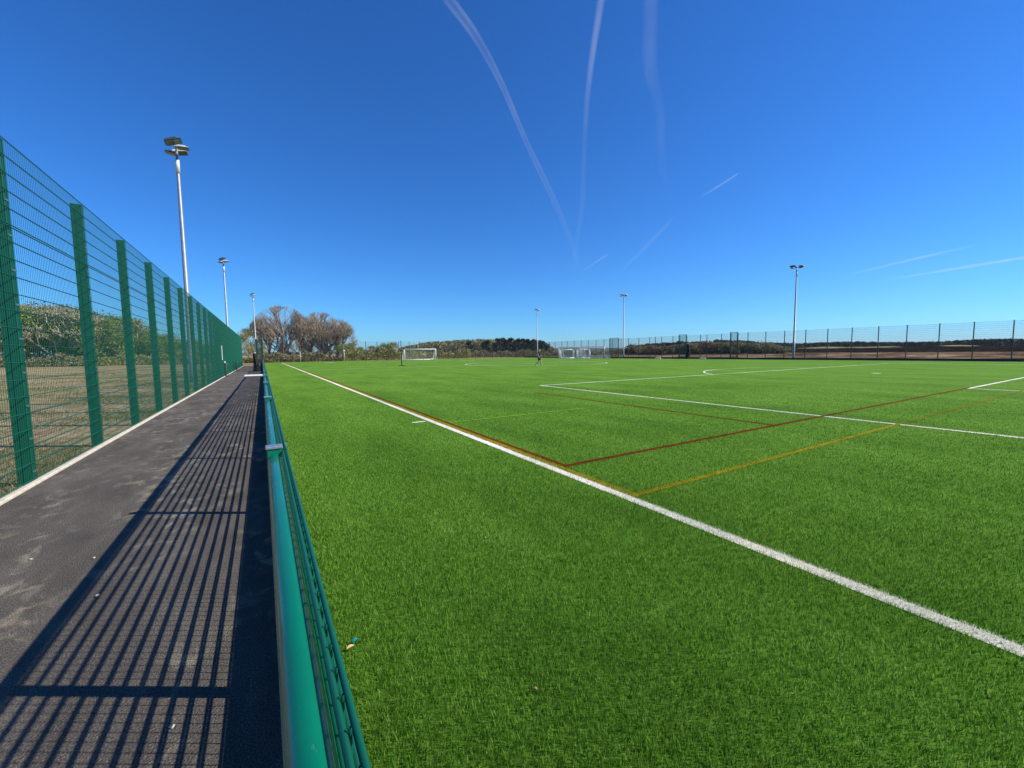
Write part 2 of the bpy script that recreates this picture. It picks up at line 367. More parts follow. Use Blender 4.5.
# rough grass beyond the tall fence
n = 90000
yy = 2+RNG.random(n)**1.5*55; xx = -2.55-RNG.random(n)**1.4*np.maximum(3, yy*.42)
pat = np.sin(xx*1.3+np.sin(yy*.7)*2)+np.sin(yy*1.1+xx*.6)+RNG.normal(0, .6, n)
k = pat > .15; xx, yy = xx[k], yy[k]; n = len(xx); d = np.hypot(xx, yy)
hh = (.03+.09*RNG.random(n)**2); ww = .004*(1+d/7); ta = RNG.random(n)*6.28; la = RNG.random(n)*6.28
A = np.stack([xx-np.cos(ta)*ww/2, yy-np.sin(ta)*ww/2, 0*xx+GZ], -1); B = np.stack([xx+np.cos(ta)*ww/2, yy+np.sin(ta)*ww/2, 0*xx+GZ], -1)
D = np.stack([xx+np.cos(la)*hh*.7, yy+np.sin(la)*hh*.7, GZ+hh], -1)
struct(link('rough_grass', fast_mesh('rough_grass', np.stack([A, B, D], 1).reshape(-1, 3), 3, M['dry_blade'])), 'stuff', 'sparse dry and green rough grass beyond the tall fence', 'rough grass')

# ------------------------------------------------------------------ fences
def wire_panel(L, H, dv, rows, wv=.0021, wh=.0038, twin=True, off=.007):
    """panel along +Y, vertical wires in the plane x=0, twin horizontals at +-off"""
    mb = MB(); nv = int(round(L/dv))
    for i in range(nv+1):
        y = i*L/nv; mb.tube([(0, y, 0), (0, y, H)], wv, 6, cap=False)
    for z in rows:
        for s in ((-1, 1) if twin else (1,)): mb.tube([(s*off, 0, z), (s*off, L, z)], wh, 6, cap=False)
    return mb
SP = 2.5
# tall fence on the left of the path
FX = -2.43; Y0 = 7.235-3*SP
lf = thing('perimeter_fence', 'tall green twin wire mesh fence with broad posts, along left edge of the path', 'fence', (FX, Y0, 0))
rows_lo = [.03+.2*i for i in range(15)]+[3.0]; rows_hi = [.03+.2*i for i in range(1, 6)]
me_lo = wire_panel(SP-.02, 3.01, .05, rows_lo).mesh('mesh_panel', M['wire_green'])
me_hi = wire_panel(SP-.02, 1.0, .05, [.012]+[.2*i for i in range(1, 5)]+[.99]).mesh('mesh_panel', M['wire_green'])
me_post = MB().bevbox(-.155, -.018, -.045, .045, -.1, 4.03, .006).mesh('post', M['fence_green'])
me_clip = MB().box(-.016, -.009, -.052, .052, 0, .02).mesh('clamp', M['galv_cap'])
nL = 28; gates = {14: 1, 20: 1}
for i in range(nL+1):
    po = link('post', me_post, lf, (0, i*SP, 0))
    if i < 7:
        for z in range(9): link('clamp', me_clip, po, (0, 0, .12+.4*z))
    if i < nL:
        link('mesh_panel', me_lo, lf, (0, i*SP+.01, .02)); link('mesh_panel', me_hi, lf, (0, i*SP+.01, 3.035))
# gate fittings in that fence
def fence_gate(y, h, label, pale):
    g = thing('gate_latch', label, 'gate latch', (FX+.06, y, 0))
    mb = MB(); mb.bevbox(-.03, .04, -.03, .03, .03, h, .006); mb.build('latch_post', M['board'], g)
    mb = MB(); mb.tube([(.06, 0, .02), (.06, 0, h*.75), (.12, 0, h*.78), (.12, 0, h*.9)], .014); mb.build('drop_bolt', M['galv'], g)
    mb = MB(); mb.bevbox(-.03, .05, -.04, .04, h*.93, h+.05, .01); mb.build('lock_box', M['pale_plate'] if pale else M['lamp_dark'], g)
    mb = MB(); mb.box(-.02, .16, -.05, .05, 0, .04); mb.tube([(.02, 0, .35), (.2, 0, .04)], .015); mb.build('foot', M['board'], g)
    return g
fence_gate(36.4, 1.05, 'dark gate latch with pale lock box at the foot of the tall green fence', True)
fence_gate(51.0, .95, 'small all dark gate latch at the tall green fence, nearest the hedge', False)
mb = MB(); mb.bevbox(FX+.012, FX+.05, 35.0, 35.09, 1.2, 2.2, .005)
tag(mb.build('marker_strip', M['pale_plate']), 'thin pale upright strip fixed to the tall green fence above the latch', 'marker strip')

# low spectator barrier on the right of the path
def barrier(y_first, count, label, name='spectator_barrier', ext=0):
    L = 2.46; t = thing(name, label, 'barrier', (0, y_first, 0))
    n = count
    me_p = MB().bevbox(-.006, .050, -.022, .022, -.05, 1.108, .004).mesh('post', M['rail_green'])
    me_c = MB().bevbox(-.010, .054, -.027, .027, 1.108, 1.118, .003).mesh('cap', M['galv_cap'])
    me_b = MB().box(-.012, .034, -.05, .05, .001, .012).mesh('base_plate', M['board'])
    pm = wire_panel(L-.02, .86, .05, [.012+.066*i for i in range(13)]+[.852], .0021, .0045, True, .0066).mesh('mesh_panel', M['wire_green'])
    for i in range(n+1):
        p_ = link('post', me_p, t, (0, i*L, 0)); link('cap', me_c, p_); link('base_plate', me_b, p_)
        if i < n:
            mbb = MB(); mbb.tube([(.023, i*L+.023, 1.058), (.023, (i+1)*L-.023, 1.058)], .0262, 20, cap=False); mbb.build('rail', M['rail_green'], t)
            link('mesh_panel', pm, t, (.0605, i*L+.01, .24))
            mbb = MB(); mbb.box(.036, .058, i*L+.024, (i+1)*L-.024, .0, .225); mbb.build('kickboard', M['board'], t)
            cl = MB(); cl.box(.066, .0745, i*L+.10, i*L+.125, 1.078, 1.10); cl.build('clip', M['galv_cap'], t)
    return t
barrier(2.0-3*2.46, 16, 'low green tubular barrier with mesh infill, running from the camera along the path')
barrier(38.4, 3, 'short low green barrier beyond the pale slab, up to the tall dark post', 'spectator_barrier')
mb = MB(); mb.bevbox(-1.22, -.06, 35.4, 37.6, .003, .03, .006); tag(mb.build('threshold_slab', M['slab']), 'pale concrete slab across the shadow at the barrier opening', 'slab')
# taller fence past the halfway line
def tall_fence(name, label, p0, p1, H, board=True, wv=.0035, wh=.0045, post=.04, spacing=SP, ys=None, rows=None, extra=None, boardgaps=()):
    p0 = Vector((*p0, 0)); p1 = Vector((*p1, 0)); d = p1-p0; L = d.length
    t = thing(name, label, 'fence', p0, math.atan2(d.y, d.x)-math.pi/2)
    if ys is None: ns = max(1, round(L/spacing)); ys = [L*i/ns for i in range(ns+1)]
    mp = MB().bevbox(-post, post, -post, post, -.1, H, .006).mesh('post', M['shaded_post'])
    for i, y in enumerate(ys):
        link('post', mp, t, (0, y, 0))
        if i < len(ys)-1:
            l = ys[i+1]-y-2*post
            rw = rows or [.2*k+.05 for k in range(int(H/.2))]+[H-.02]
            wire_panel(l, H-.02, .05 if l > .5 else .05, rw, wv, wh).build('mesh_panel', M['shaded_wire'], t, (post+.01, y+post, 0))
            if board and i not in boardgaps:
                mb = MB(); mb.box(-post-.03, -post-.004, y, y+l+2*post-.002, 0, .26); mb.build('kickboard', M['board'], t)
    return t
tall_fence('side_fence', 'shade-darkened end-on mesh fence three metres high, continuing the line of the low barrier', (.0, 46.2), (.0, 95.7), 3.0)
g = thing('open_gate', 'tall green gate leaf, darkened as if in shade, swung across the path beside the bunched net', 'gate', (0, 45.9, 0))
mb = MB(); mb.bevbox(-.50, -.38, -.04, .04, .03, 3.02, .005); mb.bevbox(-.05, .05, -.04, .04, 0, 3.06, .005); mb.bevbox(-.39, -.05, -.025, .025, 2.94, 3.0, .005); mb.bevbox(-.39, -.05, -.025, .025, .05, .11, .005); mb.build('gate_frame', M['shaded_post'], g)  # frame colour carries the shade of the unlit side
mb = MB()
for i in range(17): mb.box(-.375+i*.02, -.362+i*.02, -.006, .006, .1, 2.95)
for i in range(29): mb.box(-.39, -.05, -.012, .0, .1+i*.1, .108+i*.1)
mb.build('mesh_panel', M['shaded_wire'], g)

def bundle(name, label, loc, H, w0, w1, rz=0):
    mb = MB(); seg = 22; nz = 16; V = []
    for j in range(nz+1):
        f = j/nz; wd = w0+(w1-w0)*f**.8
        if f < .08: wd *= 1.12
        for k in range(seg):
            a = 2*math.pi*k/seg; r_ = wd/2*(1+.16*math.cos(5*a+3*f)+.08*math.cos(9*a-5*f)); r_ *= (1-.25*max(0, f-.9)*10)
            V.append((r_*math.cos(a)+.04*math.sin(4*f), r_*math.sin(a)*.8, H*f))
    Fc = [(j*seg+k, j*seg+(k+1) % seg, (j+1)*seg+(k+1) % seg, (j+1)*seg+k) for j in range(nz) for k in range(seg)]+[list(range(seg))[::-1], list(range(nz*seg, (nz+1)*seg))]
    mb.add(V, Fc, 0, True); t = thing(name, label, 'netting', loc, rz)
    mb.build('gathered_net', M['black_net'], t)
    b = MB()
    for z in (.35*H, .7*H): b.tube([(w0*.46*math.cos(a), w0*.4*math.sin(a), z) for a in np.linspace(0, 2*math.pi, 14)], .02, 6)
    b.build('tie_strap', M['lamp_dark'], t)
    mb = MB(); mb.tube([(0, 0, H-.05), (0, 0, H+.08)], .05, 8); mb.build('hanger', M['pale_plate'], t)
    return t
bundle('bunched_net', 'gathered black divider net standing on the path beside the tall dark gate', (-.58, 45.4, 0), 1.7, .5, .3)
bundle('bunched_net', 'gathered black divider net hanging against the far right fence between two gates', (61.5, 44.3, 0), 2.5, .75, .45)

# far right fence, posts at the spacing seen
RY = [-3.4, -.9, 1.65, 4.2, 6.7, 9.2, 11.8, 14.3, 16.9, 19.4, 21.95, 24.5, 27.0, 29.6, 32.1, 34.65, 36.15, 37.25, 38.8, 41.3, 42.45, 45.0, 46.4, 47.8, 50.2, 51.6, 52.9, 55.5, 58.1, 60.1, 60.7, 62.6, 63.2, 65.0, 67.4, 69.9, 72.3, 74.8, 77.3, 79.4, 82, 84.5, 87, 89.5, 92, 95.9]
y0 = RY[0]
rows_far = [.1+.2*k for k in range(20)]
tall_fence('perimeter_fence', 'four metre mesh fence with slim dark posts along the far right side of the pitch', (62.1, y0), (62.1, 95.9), 4.0, ys=[y-y0 for y in RY], post=.038, rows=rows_far, wv=.003, wh=.0055,
           boardgaps=(RY.index(41.3), RY.index(50.2)))
tall_fence('perimeter_fence', 'mesh fence with slim dark posts closing the far end behind the large goal', (61.9, 96.1), (.1, 96.1), 4.3, post=.045, rows=[.1+.2*k for k in range(22)], wv=.002, wh=.003, board=False)
def pgate(ya, yb, label, group=None):
    L = yb-ya; t = thing('side_gate', label, 'gate', (61.95, ya, 0)); mb = MB()
    mb.bevbox(-.04, .04, 0, .07, 0, 4.18, .005); mb.bevbox(-.04, .04, L-.07, L, 0, 4.18, .005); mb.bevbox(-.03, .03, .07, L-.07, 4.08, 4.14, .005); mb.bevbox(-.03, .03, .07, L-.07, .3, .38, .005); mb.bevbox(-.03, .03, .07, L-.07, 2.05, 2.11, .005)
    mb.build('gate_frame', M['shaded_post'], t)
    wire_panel(L-.16, 3.8, .035, [.1*k for k in range(38)], .004, .005).build('mesh_panel', M['shaded_wire'], t, (0, .08, .32)); return t
pgate(60.6, 63.2, 'widest dense green mesh gate in the far right fence, next to a floodlight pole')
pgate(45.0, 46.5, 'narrow dense mesh gate right beside the bunched black net on the far fence')
pgate(36.15, 37.3, 'single mesh gate with tall posts, far right fence, nearest the right floodlight pole')
for ya, lb in ((41.4, 'pale slab in the fence opening to the right of the bunched black net'), (50.4, 'pale slab in the fence opening to the left of the bunched black net')):
    mb = MB(); mb.bevbox(61.92, 62.9, ya, ya+1.15, .002, .12, .01); tag(mb.build('threshold_slab', M['slab']), lb, 'slab')

# ------------------------------------------------------------------ floodlights
def floodlight(loc, rz, label, H=12.55):
    t = thing('floodlight', label, 'floodlight', loc, rz, 'floodlight poles around the pitch')
    mb = MB(); mb.tube([(0, 0, 0), (0, 0, .5), (0, 0, 2.4), (0, 0, 2.42), (0, 0, H-1.2), (0, 0, H-1.18), (0, 0, H)], [.15, .15, .15, .125, .075, .06, .055], 12); mb.build('pole', M['galv'], t)
    mb = MB(); mb.bevbox(-.24, .24, -.24, .24, -.05, .05, .02); mb.build('base_plate', M['galv'], t)
    mb = MB(); mb.tube([(0, 0, H-1.2), (0, 0, H-.5)], [.10, .10], 12); mb.build('sleeve', M['lamp_grey'], t)
    mb = MB(); mb.tube([(0, -.6, H), (0, .6, H)], .04, 8); mb.tube([(.0, 0, H-.05), (0, 0, H+.25)], .05, 8); mb.build('crossarm', M['galv'], t)
    for hi, (x, y, z, tx, tl, s) in enumerate(((-.04, -.50, .20, 1, 24, .9), (.10, .58, .10, 1, 14, .8), (.34, -.42, .0, 1, 6, .62), (-.30, .40, -.06, -1, 8, .6))):
        hb = MB(); a, b = .42*s, .36*s
        V = [(-a,-b,.03),(a,-b,.0),(a,b,.0),(-a,b,.03),(-a*.9,-b*.85,.14*s),(a*.86,-b*.85,.06*s),(a*.86,b*.85,.06*s),(-a*.9,b*.85,.14*s)]
        hb.add(V, [(0,3,2,1),(4,5,6,7),(0,1,5,4),(1,2,6,5),(2,3,7,6),(3,0,4,7)])
        for k in range(6): hb.box(-a*.8, a*.5, -b*.75+k*b*.29, -b*.75+k*b*.29+.012, .09*s, .17*s)
        Mx = Matrix.Translation((x, y, H+z)) @ Matrix.Rotation(0 if tx > 0 else math.pi, 4, 'Z') @ Matrix.Rotation(R(tl), 4, 'Y')
        Mx = Matrix.Translation((x, y, H+z)) @ Matrix.Rotation(0 if tx > 0 else math.pi, 4, 'Z') @ Matrix.Rotation(-R(tl), 4, 'Y')
        hb.rot(Mx); ho = hb.build('lamp_head', M['lamp_dark' if hi in (0, 3) else 'lamp_grey'], t)
        lb = MB(); lb.box(-a*.9, a*.9, -b*.9, b*.9, -.022, -.003); lb.rot(Mx); lb.build('lens', M['lamp_lens'], ho)
        br = MB(); br.tube([(0, y*.95, H), (x, y, H+z+.02)], .025, 6); br.build('bracket', M['lamp_dark'], ho)
    return t
floodlight((-3.4, 29.0, 0), 0, 'tallest looking floodlight pole, rising from behind the green fence at left')
floodlight((-3.4, 60.0, 0), 0, 'middle of the three floodlight poles along the left fence')
floodlight((-.95, 91, 0), 0, 'most distant left floodlight pole, rising beside the bare trees')
floodlight((63.3, 28.95, 0), math.pi, 'nearest floodlight pole behind the far right fence, over the brown soil')
floodlight((63.3, 60.6, 0), math.pi, 'floodlight pole behind the stored goals at the middle of the far fence')
floodlight((63.3, 91.5, 0), math.pi, 'small distant floodlight pole rising behind the walking person')

# ------------------------------------------------------------------ goals
def goal(loc, rz, label, W=7.32, H=2.44, D=2.0, group=None, top=.9, tr=.08):
    t = thing('football_goal', label, 'goal', loc, rz, group); r = tr
    for s in (-1, 1):
        mb = MB(); mb.tube([(s*W/2, 0, 0), (s*W/2, 0, H-r)], r, 10); mb.build('goalpost', M['goal_white'], t)
        mb = MB(); mb.tube([(s*W/2, 0, H-r), (s*W/2, top, H-r), (s*W/2, D, .05), (s*W/2, 0, .05)], r*.8, 8); mb.build('side_frame', M['goal_white'], t)
        mb = MB(); mb.box(s*W/2-.06, s*W/2+.06, D*.3, D*.75, .08, .22); mb.build('weight', M['goal_white'], t)
    mb = MB(); mb.tube([(-W/2-r, 0, H), (W/2+r, 0, H)], r, 10); mb.build('crossbar', M['goal_white'], t)
    mb = MB(); mb.tube([(-W/2, D, .06), (W/2, D, .06)], r*1.3, 8); mb.build('base_bar', M['goal_white'], t)
    mb = MB(); q = .0045; nx = int(W/.13)
    def strip(a, b): mb.tube([a, b], q, 3, smooth=False, cap=False)
    for i in range(nx+1):
        x = -W/2+W*i/nx; mb.tube([(x, 0, H), (x, top, H-.04), (x, D, .05)], q, 3, smooth=False, cap=False)
    for j in range(6): strip((-W/2, top*j/6, H-.01), (W/2, top*j/6, H-.01))
    nz = int(H/.13)
    for j in range(nz+1):
        f = j/nz; y = top+(D-top)*f; z = (H-.04)*(1-f)+.05*f; strip((-W/2, y, z), (W/2, y, z))
        for s in (-1, 1): strip((s*W/2, 0, z), (s*W/2, y, z))
    for s in (-1, 1):
        for j in range(1, 14):
            y = D*j/14; z = H if y < top else H*(1-(y-top)/(D-top)); strip((s*W/2, y, .05), (s*W/2, y, max(z, .06)))
    mb.build('net', M['net'], t); return t
goal((CX+.1, 91.2, 0), 0, 'large white football goal on the far goal line in front of the hedge')
goal((59.6, 65.9, 0), -math.pi/2, 'white full-size goal parked by the far fence, nearest the floodlight pole', D=1.6, group='goals stored by the far fence')
goal((59.4, 73.4, 0), -math.pi/2, 'white full-size goal parked by the far fence, furthest left of the stored goals', D=1.6, group='goals stored by the far fence')
goal((57.6, 72.0, 0), R(155), 'small white goal turned end-on in front of the left stored goal', W=3.0, H=1.9, D=1.3, group='goals stored by the far fence')
goal((58.2, 67.2, 0), R(150), 'small white goal with slanted side frame in front of the right stored goal', W=2.6, H=1.9, D=1.5, group='goals stored by the far fence')
# football on the far goal line
def ico(name, loc, r, label):
    mb = MB(); V = []; nu, nv = 16, 10
    for j in range(nv+1):
        for i in range(nu): a = 2*math.pi*i/nu; b = math.pi*j/nv; V.append((r*math.sin(b)*math.cos(a), r*math.sin(b)*math.sin(a), r-r*math.cos(b)))
    Fc = [(j*nu+i, j*nu+(i+1) % nu, (j+1)*nu+(i+1) % nu, (j+1)*nu+i) for j in range(nv) for i in range(nu)]
    mb.add(V, Fc, 0, True); t = thing(name, label, 'ball', loc); mb.build('ball_skin', M['goal_white'], t)
    b = MB()
    for k in range(3):
        a = k*math.pi/3; b.tube([(r*1.004*math.cos(q)*math.cos(a), r*1.004*math.cos(q)*math.sin(a), r+r*1.004*math.sin(q)) for q in np.linspace(0, 2*math.pi, 20)], .004, 4)
    b.build('seam', M['lamp_dark'], t); return t
ico('football', (33.0, 90.2, 0), .19, 'white football lying inside the mouth of the large far goal')
# slim portable net post
t = thing('net_post', 'slim dark upright pole on a cross-shaped foot, standing alone left of the large goal', 'pole', (14.3, 49.4, 0))
mb = MB(); mb.tube([(0, 0, .03), (0, 0, 1.6), (0, 0, 3.05)], [.05, .05, .04], 8); mb.build('pole', M['board'], t)
mb = MB(); mb.box(-.4, .4, -.05, .05, .005, .07); mb.build('foot', M['board'], t); mb = MB(); mb.box(-.05, .05, -.4, .4, .01, .065); mb.build('foot', M['board'], t)
for (px, D_, lb, hd) in ((300.3, 97.5, 'slim pale post left of the other, in front of the big bare trees', 0), (344.2, 98.5, 'slim pale post with a small knob on top, in front of the green bush', 1)):
    d = ray(px, 356); f = D_/d.y; t = thing('marker_post', lb, 'post', (d.x*f, D_, 0)); mb = MB(); mb.tube([(0, 0, GZ), (0, 0, 2.15)], .065, 8); mb.build('pole', M['pale_plate'], t)
    if hd: mb = MB(); mb.bevbox(-.2, .2, -.15, .15, 2.15, 2.45, .04); mb.build('head', M['pale_plate'], t)

# ------------------------------------------------------------------ person walking on the pitch
def skinned(name, verts, edges, radii, material, parent, root=0, sub=2):
    me = bpy.data.meshes.new(name+'_cage'); me.from_pydata(verts, edges, []); o = bpy.data.objects.new(name+'_tmp', me); C.objects.link(o)
    sm = o.modifiers.new('s', 'SKIN'); su = o.modifiers.new('u', 'SUBSURF'); su.levels = sub; su.render_levels = sub
    if not me.skin_vertices: bpy.context.view_layer.objects.active = o
    sv_ = me.skin_vertices[0].data if me.skin_vertices else None
    for i, r_ in enumerate(radii):
        rr_ = r_ if isinstance(r_, tuple) else (r_, r_); sv_[i].radius = rr_; sv_[i].use_root = (i == root)
    bpy.context.view_layer.update(); dg = bpy.context.evaluated_depsgraph_get()
    out = bpy.data.meshes.new_from_object(o.evaluated_get(dg)); out.name = name; bpy.data.objects.remove(o)
    out.materials.clear(); out.materials.append(material)
    for p_ in out.polygons: p_.use_smooth = True
    return link(name, out, parent)
M['skin'] = simple('skin', (.52, .30, .20), .55, var=.06); M['black_cloth'] = simple('black_cloth', (.012, .012, .015), .85, var=.3, scale=15, bmp=.5)
M['olive_cloth'] = simple('dark_olive_cloth', (.035, .032, .018), .85, var=.3, scale=15, bmp=.5)
M['hair'] = simple('fair_hair', (.30, .19, .09), .7, var=.3, scale=40); M['shoe'] = simple('white_shoe', (.8, .8, .78), .5, var=.05)
t = thing('person', 'person in black top and dark shorts striding across the pitch, bare legs, white shoes', 'person', (25.1, 36.0, 0), R(-125))
# local: walks towards +Y, X is right
J = {'pel': (0, 0, .93), 'wst': (0, .01, 1.08), 'chs': (0, .015, 1.28), 'nk': (0, .01, 1.45), 'hd0': (0, .03, 1.535), 'hd1': (0, .03, 1.62), 'hd2': (0, .015, 1.69), 'hd4': (0, .01, 1.745),
     'ns': (0, .15, 1.595),
     'shR': (.18, .01, 1.40), 'elR': (.25, -.14, 1.16), 'wrR': (.24, .02, .98), 'haR': (.235, .07, .94),
     'shL': (-.18, .01, 1.40), 'elL': (-.25, .06, 1.14), 'wrL': (-.22, .26, 1.02), 'haL': (-.21, .31, 1.0),
     'hiR': (.10, 0, .90), 'knR': (.11, .20, .50), 'anR': (.11, .24, .10), 'toR': (.12, .42, .05), 'heR': (.11, .18, .06),
     'hiL': (-.10, 0, .90), 'knL': (-.11, -.05, .48), 'anL': (-.11, -.36, .16), 'toL': (-.12, -.24, .04), 'heL': (-.11, -.42, .16)}
Rd = {'pel': (.15, .11), 'wst': (.13, .10), 'chs': (.15, .10), 'nk': .06, 'hd0': (.078, .085), 'hd1': (.095, .12), 'hd2': (.098, .12), 'hd4': (.05, .06), 'ns': .018, 'shR': .07, 'elR': .052, 'wrR': .036, 'haR': (.042, .02), 'shL': .07, 'elL': .052, 'wrL': .036, 'haL': (.042, .02),
      'hiR': .088, 'knR': .07, 'anR': .046, 'toR': .035, 'heR': .03, 'hiL': .088, 'knL': .07, 'anL': .046, 'toL': .035, 'heL': .03}
Ed = [('pel','wst'),('wst','chs'),('chs','nk'),('nk','hd0'),('hd0','hd1'),('hd1','hd2'),('hd2','hd4'),('hd1','ns'),('chs','shR'),('shR','elR'),('elR','wrR'),('wrR','haR'),('chs','shL'),('shL','elL'),('elL','wrL'),('wrL','haL'),
      ('pel','hiR'),('hiR','knR'),('knR','anR'),('anR','toR'),('anR','heR'),('pel','hiL'),('hiL','knL'),('knL','anL'),('anL','toL'),('anL','heL')]
def add_fingers():
    for s, hand, d in (('R', 'haR', (0, .045, -.05)), ('L', 'haL', (.0, .06, -.02))):
        b = Vector(J[hand]); d = Vector(d)
        for i, l in enumerate((.85, 1.0, .95, .75)):
            o = Vector(((i-1.5)*.021, 0, 0)); J[f'f{s}{i}a'] = tuple(b+o+d*.35*l); J[f'f{s}{i}b'] = tuple(b+o+d*l+Vector((0, 0, -.02)))
            Rd[f'f{s}{i}a'] = .010; Rd[f'f{s}{i}b'] = .008; Ed.extend([(hand, f'f{s}{i}a'), (f'f{s}{i}a', f'f{s}{i}b')])
        sx = -1 if s == 'R' else 1
        J[f't{s}'] = tuple(b+Vector((sx*.05, .01, -.01))); Rd[f't{s}'] = .01; Ed.append((hand, f't{s}'))
add_fingers()
ks = list(J)
try:
    skinned('body', [J[k] for k in ks], [(ks.index(a), ks.index(b)) for a, b in Ed], [Rd[k] for k in ks], M['skin'], t)
    def part(nm, keys, edges, scale, mt, rad=None, Jx=None):
        JJ = dict(J); JJ.update(Jx or {})
        rr_ = []
        for k in keys:
            r_ = (rad or {}).get(k, Rd.get(k, .05)); rr_.append(tuple(q*scale for q in r_) if isinstance(r_, tuple) else r_*scale)
        return skinned(nm, [JJ[k] for k in keys], [(keys.index(a), keys.index(b)) for a, b in edges], rr_, mt, t)
    def mid(a, b, f): return tuple(Vector(J[a]).lerp(Vector(J[b]), f))
    X_ = {'sR': mid('shR', 'elR', .6), 'sL': mid('shL', 'elL', .6), 'tR': mid('hiR', 'knR', .8), 'tL': mid('hiL', 'knL', .8), 'nk2': (0, .01, 1.43)}
    XS = dict(X_); XS['pel'] = (0, 0, .88)
    part('shirt', ['pel', 'wst', 'chs', 'nk2', 'shR', 'sR', 'shL', 'sL'], [('pel', 'wst'), ('wst', 'chs'), ('chs', 'nk2'), ('chs', 'shR'), ('shR', 'sR'), ('chs', 'shL'), ('shL', 'sL')], 1.12, M['black_cloth'], {'pel': (.17, .135), 'wst': (.165, .135), 'chs': (.20, .155), 'shR': .095, 'shL': .095, 'sR': .075, 'sL': .075, 'nk2': .085}, XS)
    X_['w0'] = (0, .005, 1.03)
    part('shorts', ['pel', 'hiR', 'tR', 'hiL', 'tL', 'w0'], [('w0', 'pel'), ('pel', 'hiR'), ('hiR', 'tR'), ('pel', 'hiL'), ('hiL', 'tL')], 1.16, M['olive_cloth'], {'pel': (.17, .13), 'w0': (.16, .125), 'hiR': .10, 'hiL': .10, 'tR': .095, 'tL': .095}, X_)
    for s in 'RL':
        part('shoe', ['he'+s, 'to'+s], [('he'+s, 'to'+s)], 1.5, M['shoe'])
    hb_ = MB(); V = []; nu, nv = 24, 14
    for j in range(nv+1):
        for i in range(nu):
            a_ = 2*math.pi*i/nu; c_ = math.pi*j/nv; x_, y_, z_ = math.sin(c_)*math.cos(a_), math.sin(c_)*math.sin(a_), math.cos(c_)
            lim = -.75 if y_ < -.2 else (-.1 if y_ < .35 else .38); z_ = max(z_, lim); q_ = 1 + .04*math.sin(9*a_+3*c_)
            V.append((.108*x_*q_, .03+.135*y_*q_-.008, 1.66+.118*z_*q_))
    hb_.add(V, [(j*nu+i, j*nu+(i+1) % nu, (j+1)*nu+(i+1) % nu, (j+1)*nu+i) for j in range(nv) for i in range(nu)], 0, True); hb_.build('hair', M['hair'], t)
    mb = MB()
    for s in (-1, 1): mb.tube([(s*.036, .12, 1.635), (s*.036, .148, 1.635)], .011, 6)
    mb.build('eyes', M['lamp_dark'], t)
except Exception as e:
    print('person failed', e); raise

# ------------------------------------------------------------------ litter
t = tag(MB().build('x', M['stone']) if 0 else thing('plastic_strip', 'bent teal plastic strip lying on the turf beside the barrier', 'litter', (.335, 2.16, .018), .5), 'bent teal plastic strip lying on the turf beside the barrier', 'litter')
mb = MB(); V = []; n = 10
for i in range(n+1):
    a = math.pi*i/n; 
    for yv in (-.008, .008): V.append((.019*math.cos(a), yv, .012*math.sin(a)+.002)); V.append((.0165*math.cos(a), yv, .0095*math.sin(a)+.002))
Fc = []
for i in range(n):
    k = i*4; Fc += [(k, k+2, k+6, k+4), (k+1, k+5, k+7, k+3), (k, k+4, k+5, k+1), (k+2, k+3, k+7, k+6)]
Fc += [(0, 1, 3, 2), (n*4, n*4+2, n*4+3, n*4+1)]
mb.add(V, Fc, 0, False); mb.build('strip', M['teal_plastic'], t)
def leaf(x, y, z, L, rz, label):
    mb = MB(); n = 8; V = []
    for i in range(n+1):
        f = i/n; wd = L*.2*math.sin(math.pi*f)**.8+.0006; zz = .007*math.sin(math.pi*f)
        V += [(L*(f-.5), -wd, zz+.004), (L*(f-.5), 0, zz), (L*(f-.5), wd, zz+.005), (L*(f-.5), 0, zz-.0008)]
    Fc = []
    for i in range(n):
        k = 4*i; Fc += [(k, k+4, k+5, k+1), (k+1, k+5, k+6, k+2), (k, k+3, k+7, k+4), (k+3, k+2, k+6, k+7)]
    Fc += [(0, 1, 2, 3), (4*n, 4*n+3, 4*n+2, 4*n+1)]
    mb.add(V, Fc); o = mb.build('fallen_leaf', M['rust_leaf'], None, (x, y, z)); o.rotation_euler = (.1, .15, rz); return tag(o, label, 'leaf')
leaf(.305, 2.115, .024, .045, .5, 'narrow tan leaf lying next to the bent teal strip on the turf')
leaf(1.45, 2.84, .024, .03, 1.1, 'small dry leaf alone on the turf between barrier and white touchline')
leaf(.95, 1.41, .022, .03, 2.0, 'small dry leaf on the turf at the bottom edge of the photo')
for k, (px, py) in enumerate(((66, 560), (96, 596), (178, 579), (34, 562), (120, 540), (205, 735), (152, 728), (290, 372))):
    pass
def pebble(x, y, r, label):
    mb = MB(); V = []; nu, nv = 9, 6
    for j in range(nv+1):
        for i in range(nu):
            a = 2*math.pi*i/nu; b = math.pi*j/nv; q = r*(1+.25*math.sin(3*a+x*50)+.15*math.cos(2*b+y*9)); V.append((q*math.sin(b)*math.cos(a), q*math.sin(b)*math.sin(a)*.7, .6*r-.6*r*math.cos(b)))
    mb.add(V, [(j*nu+i, j*nu+(i+1) % nu, (j+1)*nu+(i+1) % nu, (j+1)*nu+i) for j in range(nv) for i in range(nu)], 0, True)
    return tag(mb.build('pebble', M['stone'], None, (x, y, 0)), label, 'pebble')
def gnd(px, py):
    d = (px-512)*R2-(py-384)*U2+FPX*_F; q = -CAMH/d.z; return d.x*q, d.y*q
pebble(*gnd(97.5, 596.5), .012, 'white pebble on the tarmac inside the first mesh shadow')
pebble(*gnd(94, 558.5), .010, 'white pebble on the tarmac near the slanting rail shadow')
pebble(*gnd(31, 560), .010, 'white pebble on the open tarmac near the left fence')
pebble(*gnd(172, 728), .011, 'cream pebble in the mesh shadow at the bottom of the photo')

